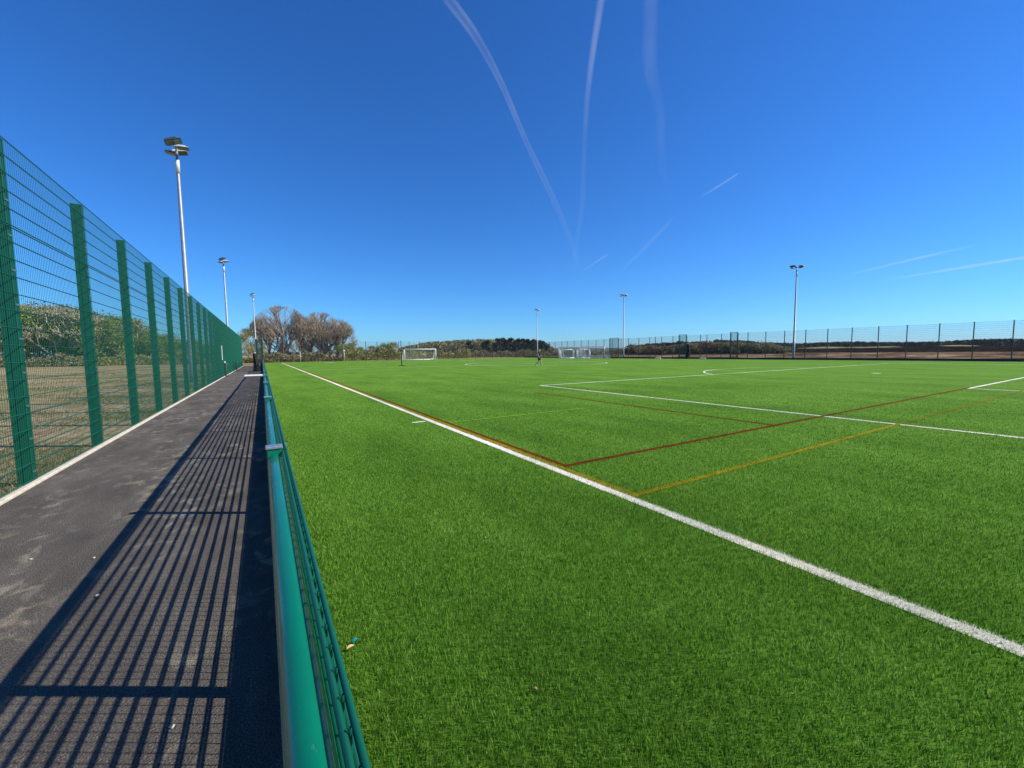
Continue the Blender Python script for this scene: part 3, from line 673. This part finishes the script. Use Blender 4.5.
# ------------------------------------------------------------------ trees
def rand_unit(): 
    v = Vector((random.gauss(0, 1), random.gauss(0, 1), random.gauss(0, 1))); return v.normalized()
def branching(H, levels, kids, spread, trunk_r, first=.28, seed=0, up=.35, shorten=.68, gn=1.0):
    rnd = random.Random(seed); segs = []; tips = []
    def grow(p, d, L, r_, lv):
        n = 3; q = p.copy(); dd = d.copy(); pts = [q.copy()]
        for i in range(n):
            dd = (dd+Vector((rnd.gauss(0, .12), rnd.gauss(0, .12), rnd.gauss(0, .08)+up*.12))).normalized(); q = q+dd*L/n; pts.append(q.copy())
            segs.append((pts[-2], pts[-1], r_*(1-.35*i/n), r_*(1-.35*(i+1)/n), lv))
        if lv >= levels: tips.append(q); return
        for k in range(kids[lv]):
            f = rnd.uniform(.35, 1.0) if k else 1.0; b = pts[0].lerp(pts[-1], f) if f < 1 else pts[-1]
            idx = min(2, int(f*3)); b = pts[idx].lerp(pts[idx+1], f*3-idx) if f < 1 else pts[-1]
            ax = Vector((rnd.gauss(0, 1), rnd.gauss(0, 1), rnd.gauss(0, 1))); ax = (ax-ax.dot(dd)*dd).normalized()
            nd = (dd+ax*spread*rnd.uniform(.6, 1.3)+Vector((0, 0, up*.3))).normalized()
            grow(b, nd, L*shorten*rnd.uniform(.75, 1.15), r_*.62*(.6+.4*(1-f*.3)), lv+1)
    grow(Vector((0, 0, 0)), Vector((0, 0, 1)), H*first, trunk_r, 0)
    top = max(s[1].z for s in segs); k = H/top
    return [(a*k, b*k, r1, r2, lv) for a, b, r1, r2, lv in segs], [q*k for q in tips]
def seg_mesh(name, segs, material, minr=0):
    P0 = np.array([tuple(s[0]) for s in segs]); P1 = np.array([tuple(s[1]) for s in segs]); ra = np.maximum(np.array([s[2] for s in segs]), minr); rb = np.maximum(np.array([s[3] for s in segs]), minr*.8)
    d = P1-P0; d /= np.linalg.norm(d, axis=1, keepdims=True)+1e-9; up = np.where(abs(d[:, 2:3]) > .9, np.array([[1., 0, 0]]), np.array([[0, 0, 1.]]))
    a = np.cross(d, up); a /= np.linalg.norm(a, axis=1, keepdims=True); b = np.cross(a, d); seg = 3 if len(segs) > 800 else 6; V = []
    for P, r_ in ((P0, ra), (P1, rb)):
        for k in range(seg):
            t_ = 2*math.pi*k/seg; V.append(P+r_[:, None]*(math.cos(t_)*a+math.sin(t_)*b))
    V = np.stack(V, 1); n = len(segs); base = (np.arange(n)*2*seg)[:, None]
    Fq = np.concatenate([base+np.array([[k, (k+1) % seg, seg+(k+1) % seg, seg+k]]) for k in range(seg)], 0)
    return indexed_mesh(name, V.reshape(-1, 3), Fq, material)
def leaves_around(tips, n, sz, spread, seed=0, flat=1.0):
    g = np.random.default_rng(seed); T = np.array([tuple(q) for q in tips]); idx = g.integers(0, len(T), n)
    Cc = T[idx]+g.normal(0, 1, (n, 3))*spread*np.array([1, 1, flat]); a = g.normal(0, 1, (n, 3)); b = g.normal(0, 1, (n, 3)); s = sz*(.5+g.random((n, 1)))
    a *= s/np.linalg.norm(a, axis=1, keepdims=True); b *= s*.7/np.linalg.norm(b, axis=1, keepdims=True)
    return np.stack([Cc-a*.5, Cc+b*.5, Cc+a*.5, Cc-b*.5], 1).reshape(-1, 3)
HID = (0, -4000, -500)
def domed(H, W, seed, kids=(11, 7, 5, 5), low=.06, up=.25, r0=None, zc=.42):
    """many limbs from a short trunk, reaching an egg-shaped crown outline"""
    rnd = random.Random(seed); segs = []; tips = []; r0 = r0 or H*.02
    cz = H*zc
    def inside(p): 
        rz = (H-cz) if p.z > cz else cz*1.05
        return (p.x/(W/2))**2+(p.y/(W/2))**2+((p.z-cz)/rz)**2 < 1
    def grow(p, d, L, r_, lv):
        q = p.copy(); dd = d.copy(); n = 4 if lv < 2 else 3; pts = [q.copy()]
        for i in range(n):
            dd = (dd+Vector((rnd.gauss(0, .13), rnd.gauss(0, .13), rnd.gauss(0, .1)+up*(.22 if lv > 1 else .05)))).normalized(); nq = q+dd*L/n
            if not inside(nq) and (lv > 1 or i > 0): break
            segs.append((q.copy(), nq.copy(), r_*(1-.55*i/n), r_*(1-.55*(i+1)/n), lv)); q = nq; pts.append(q.copy())
        m_ = len(pts)-1
        if m_ < 1: return
        if lv >= len(kids): tips.append(q); return
        for k in range(kids[lv]):
            f = rnd.uniform(.3, 1)*m_; i0 = min(m_-1, int(f)); b_ = pts[i0].lerp(pts[i0+1], f-i0)
            ax = rand3(rnd); ax = (ax-ax.dot(dd)*dd).normalized(); nd = (dd+ax*rnd.uniform(.4, .9)+Vector((0, 0, up*.9))).normalized()
            grow(b_, nd, L*rnd.uniform(.38, .6), r_*rnd.uniform(.42, .6), lv+1)
    def rand3(r_): return Vector((r_.gauss(0, 1), r_.gauss(0, 1), r_.gauss(0, 1)))
    trunk_h = H*.2; segs.append((Vector((0, 0, -.1)), Vector((0, 0, trunk_h)), r0, r0*.8, 0))
    for k in range(kids[0]):
        az = 2.4*k+rnd.uniform(-.3, .3); el = R(rnd.uniform(14, 88)); z = H*rnd.uniform(low, .2); d = Vector((math.cos(az)*math.cos(el), math.sin(az)*math.cos(el), math.sin(el)))
        tt = 1.0; p = Vector((0, 0, z))
        while inside(p+d*tt) and tt < H: tt += .2
        grow(p, d, tt*.95, r0*.55, 1)
    return segs, tips
def bare_tree_proto(seed, H, budcol='brown_leaf', buds=1800, W=None, kids=(12, 8, 6, 5)):
    segs, tips = domed(H, W or H*.9, seed, kids, r0=H*.022)
    t = thing('bare_tree', 'x', 'tree')
    link('trunk', seg_mesh('trunk', [s for s in segs if s[4] <= 1], M['bark'], .03), t)
    link('branches', seg_mesh('branches', [s for s in segs if s[4] > 1], M['twig'], .008), t)
    if buds: link('crown', fast_mesh('crown', leaves_around(tips, buds, .14, .3, seed), 4, M[budcol]), t)
    return t
def leafy_proto(name, seed, H, col, n=3500, sz=.28, kids=(9, 6, 5, 3), bark='bark', minr=.012, W=None, spread=.4):
    segs, tips = domed(H, W or H*.95, seed, kids, low=.02, r0=H*.018, zc=.36)
    t = thing(name, 'x', 'tree')
    link('trunk', seg_mesh('trunk', [s for s in segs if s[4] <= 1], M[bark], .03), t)
    link('branches', seg_mesh('branches', [s for s in segs if s[4] > 1], M[bark if bark != 'bark' else 'twig'], minr), t)
    link('crown', fast_mesh('crown', leaves_around(tips, n, sz, spread, seed), 4, M[col]), t); return t
def pine_proto(seed, H, col='pine_leaf'):
    rnd = np.random.default_rng(seed); t = thing('pine_tree', 'x', 'tree'); mb = MB(); mb.tube([(0, 0, 0), (.1, .05, H*.5), (.05, 0, H*.95)], [H*.022, H*.016, .04], 6); mb.build('trunk', M['bark'], t)
    tips = []
    for k in range(26):
        f = rnd.uniform(.28, 1); rr_ = H*.26*(1-(f-.45)**2*1.9)*rnd.uniform(.3, 1); a = rnd.uniform(0, 6.28); tips.append((rr_*math.cos(a), rr_*math.sin(a), H*f*.97))
    link('crown', fast_mesh('crown', leaves_around(tips, 1500, H*.075, H*.055, seed, .6), 4, M[col]), t); return t
GT = 'trees beyond the far end of the pitch'
def place(proto, px, Y, sc, rz, label, first=False, group=GT, z=GZ, D=None):
    d = ray(px, 356)
    if D: x, y = d.x*D, d.y*D
    else: x, y = d.x*Y/d.y, Y
    s3 = sc if isinstance(sc, tuple) else (sc, sc, sc)
    if first:
        proto.location = (x, y, z); proto.rotation_euler = (0, 0, rz); proto.scale = s3; proto['label'] = label
        if group: proto['group'] = group
        return proto
    return tree_copy(proto, (x, y, z), rz, s3, label, group)
bt1 = bare_tree_proto(3, 13.4, W=13.5, buds=500); bt2 = bare_tree_proto(11, 12.0, buds=1400, W=10); bt3 = bare_tree_proto(23, 10.5, buds=3600, W=9)
place(bt1, 283, 113, (1.02, 1.02, 1.0), .3, 'largest bare tree with a broad rounded grey crown, left of the pair', True)
place(bt2, 270, 117, (1.05, 1.05, .93), 2.0, 'bare tree half behind the left flank of the largest bare tree', True)
place(bt2, 303, 118, (1.0, 1.0, .98), 4.0, 'bare tree filling in the right flank of the largest bare tree')
place(bt1, 322, 115, (1.0, 1.0, .93), 4.4, 'second large bare tree, right of the broadest one, with grey crown')
place(bt3, 338, 112, (1.1, 1.1, 1.0), .5, 'reddish brown budding tree at the right end of the bare group', True)
place(bt3, 330, 120, (.9, .9, 1.0), 3.0, 'reddish tree tucked behind the right end of the bare group')
place(bt2, 311, 122, (1.0, 1.0, .95), 1.0, 'bare tree seen in the dip between the two largest bare crowns')
# slim greenish trees seen above the end of the path
oa = leafy_proto('spring_tree', 31, 8.5, 'olive_leaf', 4200, .26, bark='sunlit_bark', minr=.03); ob = leafy_proto('spring_tree', 37, 8.0, 'green_leaf', 5200, .28); oc = leafy_proto('spring_tree', 43, 8.8, 'dull_leaf', 2400, .24, kids=(11, 7, 5, 3), bark='sunlit_bark', minr=.045)
place(oa, 249, 112, (.8, .8, .85), .3, 'pale yellowish tree seen above the far end of the path', True, z=GZ)
place(ob, 346, 108, (.75, .75, .5), .6, 'round fresh green bush in front of the reddish tree', True)
xs = [(-28,118,'c',1.35),(-12,112,'c',1.25),(2,116,'c',1.3),(14,110,'a',1.25),(27,114,'c',1.35),(40,109,'b',1.3),(52,116,'c',1.35),(62,108,'c',1.25),(74,113,'a',1.25),(86,108,'c',1.2),(98,112,'b',1.25),(110,107,'b',1.2),(122,112,'b',1.15),(134,107,'a',1.0),(146,111,'b',.9),(158,108,'b',.75),(170,112,'a',.7),(182,108,'b',.6),(196,112,'a',.55),(212,110,'b',.5),(228,112,'a',.45)]
kd = {'a': oa, 'b': ob, 'c': oc}; started = set(['a', 'b'])
desc = {'a': 'olive twiggy tree', 'b': 'fresh green tree', 'c': 'brown pale-branched tree'}
ordn = ['first', 'second', 'third', 'fourth', 'fifth', 'sixth', 'seventh', 'eighth', 'ninth', 'tenth']
cnt = {'a': 0, 'b': 0, 'c': 0}
for px, Y, kk, sc in xs:
    lab = f'{desc[kk]} behind the left fence, {ordn[cnt[kk]]} {desc[kk].split()[0]} one from the left'; cnt[kk] += 1
    place(kd[kk], px, Y, (sc*1.15, sc*1.15, sc), random.uniform(0, 6), lab, kk not in started); started.add(kk)
# low hedge and scrub under the trees
def hedge(px0, px1, Y, H, col, label, dens=260, name='hedge', sz=.3, W=2.0, tw=True):
    a = ray(px0, 356); b = ray(px1, 356); x0 = a.x*Y/a.y; x1 = b.x*Y/b.y; g = np.random.default_rng(int(abs(px0*7+Y)))
    n = int(abs(x1-x0)*dens*2.2); X = x0+(x1-x0)*g.random(n); prof = H*(.72+.18*np.sin(X*.8)+.12*np.sin(X*2.3+1)+.1*np.sin(X*.27)); Z = GZ+prof*g.random(n)**.75; Yv = g.normal(0, W*.4, n)*(1-.3*Z/H)
    T = np.stack([X-x0, Yv, Z], -1); aa = g.normal(0, 1, (n, 3)); bb = g.normal(0, 1, (n, 3)); s = sz*(.5+g.random((n, 1)))
    aa *= s/np.linalg.norm(aa, axis=1, keepdims=True); bb *= s*.6/np.linalg.norm(bb, axis=1, keepdims=True)
    o = thing(name, label, 'hedge', (x0, Y, 0)); link('foliage', fast_mesh('foliage', np.stack([T-aa*.5, T+bb*.5, T+aa*.5, T-bb*.5], 1).reshape(-1, 3), 4, M[col]), o)
    mb = MB(); L = x1-x0
    for i in range(int(abs(L)/.8)):
        x = (i+random.random())*.8*(1 if L > 0 else -1); hh_ = H*random.uniform(.5, 1.05); mb.tube([(x, random.uniform(-.5, .5), GZ), (x+random.uniform(-.3, .3), random.uniform(-.5, .5), hh_*.5), (x+random.uniform(-.6, .6), random.uniform(-.6, .6), hh_)], [.035, .025, .012], 3, smooth=False)
    if mb.n: mb.build('stems', M['sunlit_bark'], o)
    return o
hedge(-25, 90, 101, 2.6, 'dull_leaf', 'tangled brown scrub under the trees at the far left edge', 150)
hedge(88, 190, 101, 2.3, 'olive_leaf', 'olive scrub under the green trees behind the left fence', 160)
hedge(188, 262, 100, 2.0, 'olive_leaf', 'clipped olive green hedge across the end of the path', 300)
hedge(262, 345, 100, 2.1, 'dull_leaf', 'brownish hedge under the large bare trees', 240)
hedge(343, 400, 102, 3.1, 'olive_leaf', 'olive hedge left of the large goal, taller than the one under the bare trees', 260)
hedge(398, 470, 106, 2.6, 'olive_leaf', 'olive hedge seen through and behind the large goal', 240)
hedge(455, 545, 112, 2.4, 'dull_leaf', 'brown scrub under the dark pine wood', 200)
for i, (px, Y, sc, kk) in enumerate([(352, 109, .48, 'a'), (362, 112, .42, 'b'), (372, 108, .40, 'a'), (384, 106, .52, 'b'), (393, 108, .50, 'a')]):
    place(kd[kk], px, Y, (sc*1.3, sc*1.3, sc), i*1.3, ['low olive tree right after the reddish tree', 'low green tree between two olive ones left of the goal', 'lowest olive tree, halfway between the reddish tree and the goal', 'round green tree behind the hedge close to the left of the goal', 'olive tree nearest the left post of the large goal'][i])

# wood on the rise behind the goal
def mass(name, spec, cols, label, dens=34, sz=1.4):
    """spec rows: (px, distance, base z, top height)"""
    g = np.random.default_rng(5); V = []
    for (px, D, z0, h) in spec:
        d = ray(px, 352); cx, cy = d.x*D, d.y*D; wd = h*.42*g.uniform(.8, 1.3)
        n = dens; ang = g.random(n)*6.28; f = g.random(n)**.6; rad = wd*np.sqrt(np.clip(1-(2*f-1.0)**2*.75, 0, 1))*np.sqrt(g.random(n))
        T = np.stack([cx+rad*np.cos(ang), cy+rad*np.sin(ang), z0+h*f*.97], -1); a = g.normal(0, 1, (n, 3)); b = g.normal(0, 1, (n, 3)); s = sz*(.4+.8*g.random((n, 1)))
        a *= s/np.linalg.norm(a, axis=1, keepdims=True); b *= s*.7/np.linalg.norm(b, axis=1, keepdims=True)
        V.append(np.stack([T-a*.5, T+b*.5, T+a*.5, T-b*.5], 1).reshape(-1, 3))
    o = link(name, fast_mesh(name, np.concatenate(V), 4, M[cols])); return struct(o, 'stuff', label, 'woodland')
def belt(pa, Da, pb, Db, H, col, label, n, sz, W=3.0):
    a = ray(pa, 356)*Da; b = ray(pb, 356)*Db; g = np.random.default_rng(int(pa)); f = g.random(n); L = (b-a).length; q = f*L
    prof = H*(.75+.15*np.sin(q*.5)+.12*np.sin(q*1.3+1)+.08*np.sin(q*.21)); T = np.stack([a.x+(b.x-a.x)*f+g.normal(0, W*.4, n), a.y+(b.y-a.y)*f+g.normal(0, W*.4, n), GZ+prof*g.random(n)**.7], -1)-np.array([a.x, a.y, 0])
    aa = g.normal(0, 1, (n, 3)); bb = g.normal(0, 1, (n, 3)); s_ = sz*(.5+g.random((n, 1))); aa *= s_/np.linalg.norm(aa, axis=1, keepdims=True); bb *= s_*.6/np.linalg.norm(bb, axis=1, keepdims=True)
    o = thing('hedge', label, 'hedge', (a.x, a.y, 0)); link('foliage', fast_mesh('foliage', np.stack([T-aa*.5, T+bb*.5, T+aa*.5, T-bb*.5], 1).reshape(-1, 3), 4, M[col]), o)
def topfn(px): return float(np.interp(px, [398, 410, 420, 432, 445, 460, 480, 500, 520, 535, 544, 550], [348, 345.5, 343, 341, 340, 339.3, 338.4, 338.3, 339, 339.6, 341, 346]))
g = np.random.default_rng(9); sp1 = []; sp2 = []
for i in range(640):
    px = g.uniform(400, 552); D = g.uniform(250, 330); top = (352.9-.0125*(px-450)-topfn(px))/FPX*(D*.93)+1.5
    z0 = top*.45*(D-250)/80; h = max(3, (top-z0)*g.uniform(.70, 1.04)); sp1.append((px, D, z0, h))
mass('woodland', sp1, 'dull_leaf', 'dull brown woodland on the low rise behind the large goal', 90, 1.5)
pp = pine_proto(51, 11); pp2 = pine_proto(57, 11); pl = []
names = ['standing alone furthest left', 'left of the highest clump', 'at the crest of the rise', 'with the tallest pointed top', 'seventh from the right end', 'sixth from the right end', 'fifth from the right end', 'directly behind the small floodlight pole', 'just left of the small floodlight pole', 'third from the right end', 'second from the right end', 'lowest one closing the right end']
for i, (px, sc) in enumerate([(470, .8), (486, .9), (498, .95), (505, 1.05), (511, 1.0), (517, 1.03), (523, .97), (529, 1.03), (534, .97), (539, 1.0), (543, .93), (547, .85)]):
    D = 246-(i % 3)*5; top = (352.9-.0125*(px-450)-topfn(px)+.3)/FPX*(D*.93)+1.5; q = top/11*1.02*sc
    place(pp if i % 2 == 0 else pp2, px, 0, (q*1.15, q*1.15, q*1.03), i*1.7, 'dark pine on the wooded rise, ' + names[i], i < 2, 'dark pines on the wooded rise', D=D)

# right-hand land: scrub belt, turned soil bank, tree line
def bank(name, xa, xb, ya, yb, h, material, seed=1, ny=160):
    g = np.random.default_rng(seed); nx = 10
    def zf(X, Y):
        f = (X-xa)/(xb-xa); s = np.sin(np.clip(f, 0, 1)*math.pi)**.6
        return GZ-.1+s*(h+.15*np.sin(Y*.05+seed)+.12*np.sin(Y*.17)+.08*np.sin(Y*.6)+.3*h*np.sin(X*1.9+Y*.31)*.3)*np.clip((Y-ya)/15, 0, 1)*np.clip((yb-Y)/15, 0, 1)
    return struct(grid_sheet(name, xa, xb, ya, yb, nx, ny, zf, material))
bank('soil_bank', 168, 196, -60, 215, 1.75, M['dark_soil'])
bank('grass_bank', 200, 236, 20, 180, 1.9, M['straw_bank'], 4)
bank('soil_mounds', 96, 110, 0, 60, .55, M['soil'], 3)
sp = []
g = np.random.default_rng(15)
for i in range(900):
    px = g.uniform(640, 1030); D = g.uniform(380, 450); hor = 352-.0125*(px-512); top = float(np.interp(px, [640, 665, 690, 720, 745, 760, 800, 830, 850, 880, 900, 940, 970, 985, 1030], [345, 344, 343.5, 342, 342, 343.5, 344.5, 343.5, 343, 343.5, 343.5, 342.8, 341.2, 340.8, 340.6]))
    H_ = (hor-top)/FPX*D*math.cos(math.atan((px-512)/FPX))+1.5; sp.append((px, D, 0, max(3.5, H_*g.uniform(1.0, 1.25))))
mass('woodland', sp, 'pine_leaf', 'dark distant tree line beyond the turned soil on the right', 60, 1.9)
# brown scrub belt with round bushes px 640-760
rp = leafy_proto('scrub_bush', 61, 5.2, 'dull_leaf', 1500, .4, kids=(7, 4, 3)); rb = leafy_proto('scrub_bush', 67, 5.2, 'brown_leaf', 1500, .4, kids=(7, 4, 3))
scr = [(632, 150, 'b', 1.0), (639, 147, 'd', 1.0), (645, 152, 'b', .95), (651, 146, 'b', .85), (658, 150, 'd', .8), (664, 146, 'b', .8), (671, 151, 'b', .85), (678, 146, 'd', .95), (684, 150, 'b', 1.0), (691, 146, 'd', 1.1), (698, 151, 'd', 1.1), (705, 147, 'b', 1.1), (712, 151, 'd', 1.15), (719, 147, 'd', 1.1), (726, 150, 'd', 1.1), (733, 146, 'd', 1.05), (741, 150, 'd', 1.1), (749, 147, 'd', 1.0), (757, 151, 'd', 1.05), (766, 147, 'd', .95), (775, 150, 'd', .8)]
cc = {'b': 0, 'd': 0}
for i, (px, D, kk, sc) in enumerate(scr):
    o_ = ordn+['eleventh', 'twelfth', 'thirteenth', 'fourteenth']
    lab = ('russet scrub bush' if kk == 'b' else 'dull olive-brown scrub bush')+' behind the far right fence, %s of its colour from the left' % o_[cc[kk]]
    place(rb if kk == 'b' else rp, px, 0, (sc*1.2, sc*1.2, sc*.66), i*.9, lab, cc[kk] == 0, 'scrub behind the far right fence', D=D); cc[kk] += 1
belt(626, 152, 700, 150, 2.5, 'brown_leaf', 'russet scrub hedge under the bushes left of the bunched net, far right fence', 9000, .5)
belt(695, 150, 785, 150, 2.9, 'dull_leaf', 'dull olive hedge under the bushes right of the bunched net, far right fence', 9000, .5)
pp3 = pine_proto(71, 8)
for i, (px, sc) in enumerate([(668.5, .95), (673, .9), (680, 1.1), (685, 1.0), (716, 1.15), (722, 1.1)]):
    place(pp3, px, 0, (sc*.95, sc*.95, sc*.6), i*2.1, 'dark flat-topped pine above the right scrub, tree %s' % ['furthest left', 'second from the left', 'nearest the bunched net on its left', 'directly above the bunched net', 'left one of the right-hand pair', 'right one of the right-hand pair'][i], i == 0, 'pines above the scrub', D=185)
# scrub between the wood and the right side, px 548-625, and far hills
hedge(546, 628, 118, 2.2, 'dull_leaf', 'low brown scrub behind the stored goals', 110, sz=.45)
def ridge(name, pts, D, material, depth=900):
    n = len(pts); V = []; mb = MB()
    pxs = np.linspace(pts[0][0], pts[-1][0], 80); tops = np.interp(pxs, [q[0] for q in pts], [q[1] for q in pts])
    g = np.random.default_rng(3); tops = tops+np.convolve(g.normal(0, .35, 80), np.ones(4)/4, 'same')
    for px, tp in zip(pxs, tops):
        d = ray(px, 352); hor = 352-.0125*(px-512); z = (hor-tp)/FPX*D*math.cos(math.atan((px-512)/FPX))+1.5
        V += [(d.x*(D-depth), d.y*(D-depth), -1), (d.x*(D-depth*.4), d.y*(D-depth*.4), z*.6), (d.x*D, d.y*D, z), (d.x*(D+depth), d.y*(D+depth), -1)]
    Fc = []
    for i in range(79):
        for k in range(3): a = 4*i+k; Fc.append((a, a+4, a+5, a+1))
    mb.add(V, Fc, 0, True); return struct(mb.build(name, material))
ridge('hills', [(-100, 357), (200, 353), (380, 350), (520, 349), (548, 348.5), (580, 347.3), (610, 347.6), (640, 347.8), (680, 346), (760, 347), (1100, 345)], 3600, M['far_land'])
ridge('far_ridge', [(500, 350), (548, 349.8), (560, 348.8), (600, 349), (640, 348.6), (700, 349)], 1700, M['far_land'], 400)

# ------------------------------------------------------------------ vapour trails high above
def trailmat(name, alpha):
    m, t, p = mat(name); t.nodes.remove(p); out = t.nodes['Material Output']; lw = N(t, 'ShaderNodeLayerWeight'); lw.inputs[0].default_value = .5
    inv = N(t, 'ShaderNodeMath', operation='SUBTRACT'); inv.inputs[0].default_value = 1; t.links.new(lw.outputs['Facing'], inv.inputs[1])
    pw = N(t, 'ShaderNodeMath', operation='POWER'); t.links.new(inv.outputs[0], pw.inputs[0]); pw.inputs[1].default_value = 1.6
    n1 = noise(t, .00045, 5, coords(t), .6); r = ramp(t, n1.outputs[0], [(.3, (.35, .35, .35)), (.7, (1, 1, 1))])
    m1 = N(t, 'ShaderNodeMath', operation='MULTIPLY'); t.links.new(pw.outputs[0], m1.inputs[0]); t.links.new(r.outputs[0], m1.inputs[1])
    at = N(t, 'ShaderNodeAttribute'); at.attribute_name = 'thin'
    m2 = N(t, 'ShaderNodeMath', operation='MULTIPLY'); t.links.new(m1.outputs[0], m2.inputs[0]); t.links.new(at.outputs['Fac'], m2.inputs[1])
    m3 = N(t, 'ShaderNodeMath', operation='MULTIPLY'); t.links.new(m2.outputs[0], m3.inputs[0]); m3.inputs[1].default_value = alpha
    tr = N(t, 'ShaderNodeBsdfTransparent'); df = N(t, 'ShaderNodeBsdfTranslucent'); df.inputs[0].default_value = (.9, .92, .95, 1); d2 = N(t, 'ShaderNodeBsdfDiffuse'); d2.inputs[0].default_value = (.9, .92, .95, 1)
    ms0 = N(t, 'ShaderNodeMixShader'); ms0.inputs[0].default_value = .5; t.links.new(d2.outputs[0], ms0.inputs[1]); t.links.new(df.outputs[0], ms0.inputs[2])
    ms = N(t, 'ShaderNodeMixShader'); t.links.new(m3.outputs[0], ms.inputs[0]); t.links.new(tr.outputs[0], ms.inputs[1]); t.links.new(ms0.outputs[0], ms.inputs[2]); t.links.new(ms.outputs[0], out.inputs[0]); return m
def trail(pts, widths, alphas, label, alpha, alt=9000):
    P = []; W = []
    n = 40; s = np.linspace(0, 1, len(pts)); f = np.linspace(0, 1, n)
    def smooth(a): 
        v = np.interp(f, s, a); k = np.ones(5)/5; vv = np.pad(v, 2, mode='reflect', reflect_type='odd'); return np.convolve(vv, k, 'valid')
    X = smooth([q[0] for q in pts]); Y = smooth([q[1] for q in pts]); Wd = smooth(widths); Al = smooth(alphas)
    for x, y, w_ in zip(X.tolist(), Y.tolist(), Wd.tolist()):
        d = (x-512)*R2-(y-384)*U2+FPX*_F; k = (alt-CAMH)/d.z; P.append(Vector((d.x*k, d.y*k, alt))); W.append(w_*.4*k)   # k = metres per pixel along this ray
    mb = MB(); mb.tube(P, W, 14, cap=False); me = mb.mesh('vapour_trail', trailmat('trail_%d' % len(bpy.data.materials), alpha))
    at = me.attributes.new('thin', 'FLOAT', 'POINT'); at.data.foreach_set('value', np.repeat(Al, 14).astype(np.float32))
    o = link('vapour_trail', me); o.visible_shadow = True; return tag(o, label, 'vapour trail', 'vapour trails in the sky')
trail([(440,-14),(449,0),(475.5,34),(502,83),(525,140),(547,185),(566,227),(576,257),(579,268)], [16,14,12,8,6.5,8,7,5,3], [.6,.7,.8,1,1,1,1,1,.6], 'long curved vapour trail slanting down from the top left of the sky', .34)
trail([(604,-14),(601,0),(592,57),(587,98),(583.6,159),(583,204),(575.7,249),(571,274)], [12,11,9,8,7,9,7,4], [.9,1,1,.7,.45,.6,.7,.4], 'vapour trail dropping almost straight down to meet the curved one', .30)
trail([(652,-14),(651,0),(649,68),(661,110),(661,166),(672,196)], [20,20,18,12,12,8], [.8,.8,.8,.6,.5,.2], 'widest and faintest smeared vapour trail, right of the vertical one', .17)
trail([(672,219),(645,248),(619,273)], [7,6,4], [.5,.9,.3], 'short faint vapour trail slanting below the wide smeared one', .24)
trail([(584,270),(596,262),(607,255)], [2.5,3,3], [.4,.8,1], 'tiny vapour trail just right of where two trails cross', .3)
trail([(702,196),(719,186),(738,173.5)], [3,3.5,3], [.2,.8,1], 'short thin bright vapour trail high above the right pines', .24)
trail([(852,274),(910,260),(975,245)], [3.5,4.5,4], [.3,1,.3], 'upper of the two low vapour trails at the right', .22)
trail([(887,280),(960,268),(1040,255)], [3.5,5,5], [.2,.8,1], 'lower of the two vapour trails running off the right edge', .25)

# ------------------------------------------------------------------ air
hm = bpy.data.materials.new('haze_air'); hm.use_nodes = True; t = hm.node_tree; t.nodes.remove(t.nodes['Principled BSDF'])
pv = t.nodes.new('ShaderNodeVolumePrincipled'); pv.inputs['Color'].default_value = (.75, .86, 1, 1); pv.inputs['Density'].default_value = .00008; pv.inputs['Anisotropy'].default_value = .2
t.links.new(pv.outputs[0], t.nodes['Material Output'].inputs['Volume'])
mb = MB(); mb.box(-5900, 8900, -2900, 8900, -2, 120); struct(mb.build('haze', hm), 'stuff', 'thin blue haze over the distant hills', 'haze')
